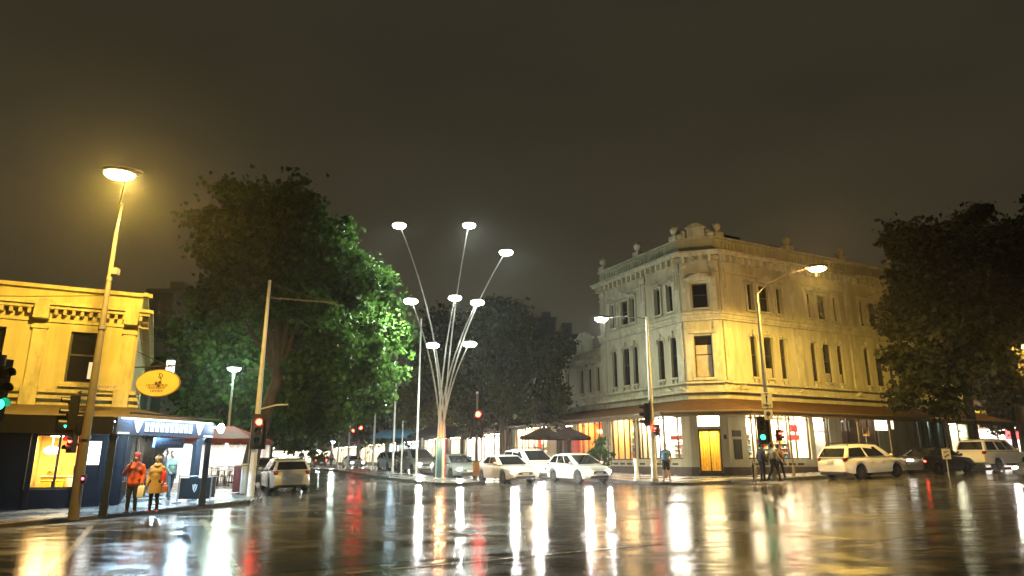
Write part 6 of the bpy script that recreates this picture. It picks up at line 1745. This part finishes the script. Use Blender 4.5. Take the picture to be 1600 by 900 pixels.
# tan coat
pp2 = on(238, 21.9, FP)
P = figure(STAND, [((-.25, .02, 1.13), (-.24, -.08, .92)), ((.25, .03, 1.12), (.25, -.12, .96))], bulk=1.12, female=True)
pr = person("person in long tan coat and pale headband with a red bag", pp2, (.1, -1), P, pm("b", (.42, .29, .13), (.012, .014, .022), (.20, .03, .03), hair=(.02, .02, .02)), scale=.95)
m = MB(); m.lathe([(.215, .60), (.205, .8), (.175, 1.02), (.165, 1.2)], n=20, sy=.82); m.build("coat", mat("coat_tan", (.42, .28, .10), .7, var=.08), pr, smooth=True)
m = MB(); m.lathe([(.09, 1.42), (.13, 1.46), (.12, 1.52), (.07, 1.55)], n=16); m.build("scarf", mat("scarf_cream", (.58, .48, .34), .8), pr, smooth=True)
m = MB(); m.lathe([(.101, 1.67), (.107, 1.70), (.105, 1.735), (.09, 1.75)], (0, -.005, 0), 18, sy=1.05); m.build("headband", mat("headband", (.65, .58, .48), .8), pr, smooth=True)
bag("bright red handbag on the tan coated person's arm", pp2 + Vector((.25, -.04, .88)), M_REDB, .06, .36, "red_handbag")
bag("red checked shopping bag hanging beside the tan coat", pp2 + Vector((.33, -.08, .60)), mat("red_bag2", (.40, .13, .10), .6), .10, .22, d=.06)
# others by the cafe
pp = on(262, 26.6, FP)
person("person in pale green jacket striding along the footpath behind the tan coat", pp, (.75, -.6), figure(STRIDE, [((-.24, -.12, 1.14), (-.2, -.3, 1.02)), ((.24, .14, 1.14), (.24, .1, .9))], female=True), pm("c", (.11, .15, .10), (.03, .05, .06), (.03, .03, .03)))
pp = on(252, 31.0, FP)
person("person in dark top at the shop door under the awning", pp, (-.8, -.5), figure(STAND, DOWN), pm("e", (.05, .03, .03), (.03, .03, .04), (.03, .03, .03)))
# man in blue t shirt and shorts
pp = on(1042, 34.4, FP)
person("man in blue shirt and dark shorts walking at the corner", pp, (-.25, -1), figure([((-.1, -.10, .50), (-.13, -.14, .09)), ((.1, .04, .5), (.16, .12, .10))], [((-.27, .06, 1.13), (-.27, .02, .88)), ((.26, .0, 1.13), (.25, -.12, .90))], sleeve=.5, shorts=True, bulk=1.1), pm("f", (.12, .25, .48), (.015, .015, .02), (.03, .03, .03), hair=(.10, .06, .04)), scale=1.02)
# group by the lamp pole
pp = on(1193, 33.6, FP)
person("person in dark navy coat left of the amber lamp pole", pp, (.9, .3), figure(STAND, DOWN, bulk=1.12), pm("g", (.03, .035, .055), (.02, .02, .028), (.02, .02, .02)))
pp = on(1211, 33.3, FP)
person("person in pale grey top striding right behind the amber lamp pole", pp, (.9, .2), figure(STRIDE, [((-.25, -.12, 1.14), (-.2, -.28, 1.0)), ((.25, .14, 1.14), (.25, .12, .9))]), pm("h", (.38, .36, .34), (.03, .028, .03), (.02, .02, .02)))
pp = on(1220, 34.4, FP)
person("person in brown jacket walking farthest right of the lamp pole group", pp, (.8, .5), figure(STRIDE, DOWN, female=True), pm("i", (.16, .09, .05), (.02, .018, .018), (.02, .02, .02)), scale=.96)
ps = thing("walking_stick", "dark umbrella held upright left of the navy coated person", "umbrella", on(1178, 33.6, FP))
MB().tube([(0, 0, 0), (0, 0, .25), (0, 0, .7), (0, 0, .82)], [.01, .05, .06, .015], 10).build("folded_canopy", M_BLACK, ps); MB().tube([(0, 0, .82), (0, 0, .95), (.03, 0, 1.0), (.07, 0, .97)], .013, 6).build("handle", M_FRAME, ps)
# far walkers as dark shapes at the end of the street
for i, (px, Y) in enumerate([(488, 74), (517, 80), (470, 70)]):
    pp = on(px, Y, FP)
    person(["far person in pale jacket walking beyond the silver wagon", "far person in pinkish top by the shortest flagpole", "far person in dark coat just right of the silver wagon roof"][i], pp, (.4, -1), figure(STRIDE, DOWN), pm("far%d" % i, [(.5, .5, .5), (.5, .25, .22), (.06, .06, .07)][i], (.03, .03, .035), (.02, .02, .02)), voxel=.02)

# ================================================================== DRIZZLE HAZE, ADDED FOR THE GLOW ROUND THE LAMPS
hz = MB().box(-950, 950, -950, 950, -3, 60).build("haze", [], None)
hm = bpy.data.materials.new("haze"); hm.use_nodes = True
hn = hm.node_tree.nodes; hn.remove(hn.get("Principled BSDF"))
pv = hn.new("ShaderNodeVolumePrincipled"); pv.inputs["Density"].default_value = .0008; pv.inputs["Color"].default_value = (.9, .9, .9, 1); pv.inputs["Anisotropy"].default_value = .86
hm.node_tree.links.new(pv.outputs[0], hn.get("Material Output").inputs["Volume"])
hz.data.materials.append(hm); tag(hz, kind='stuff')
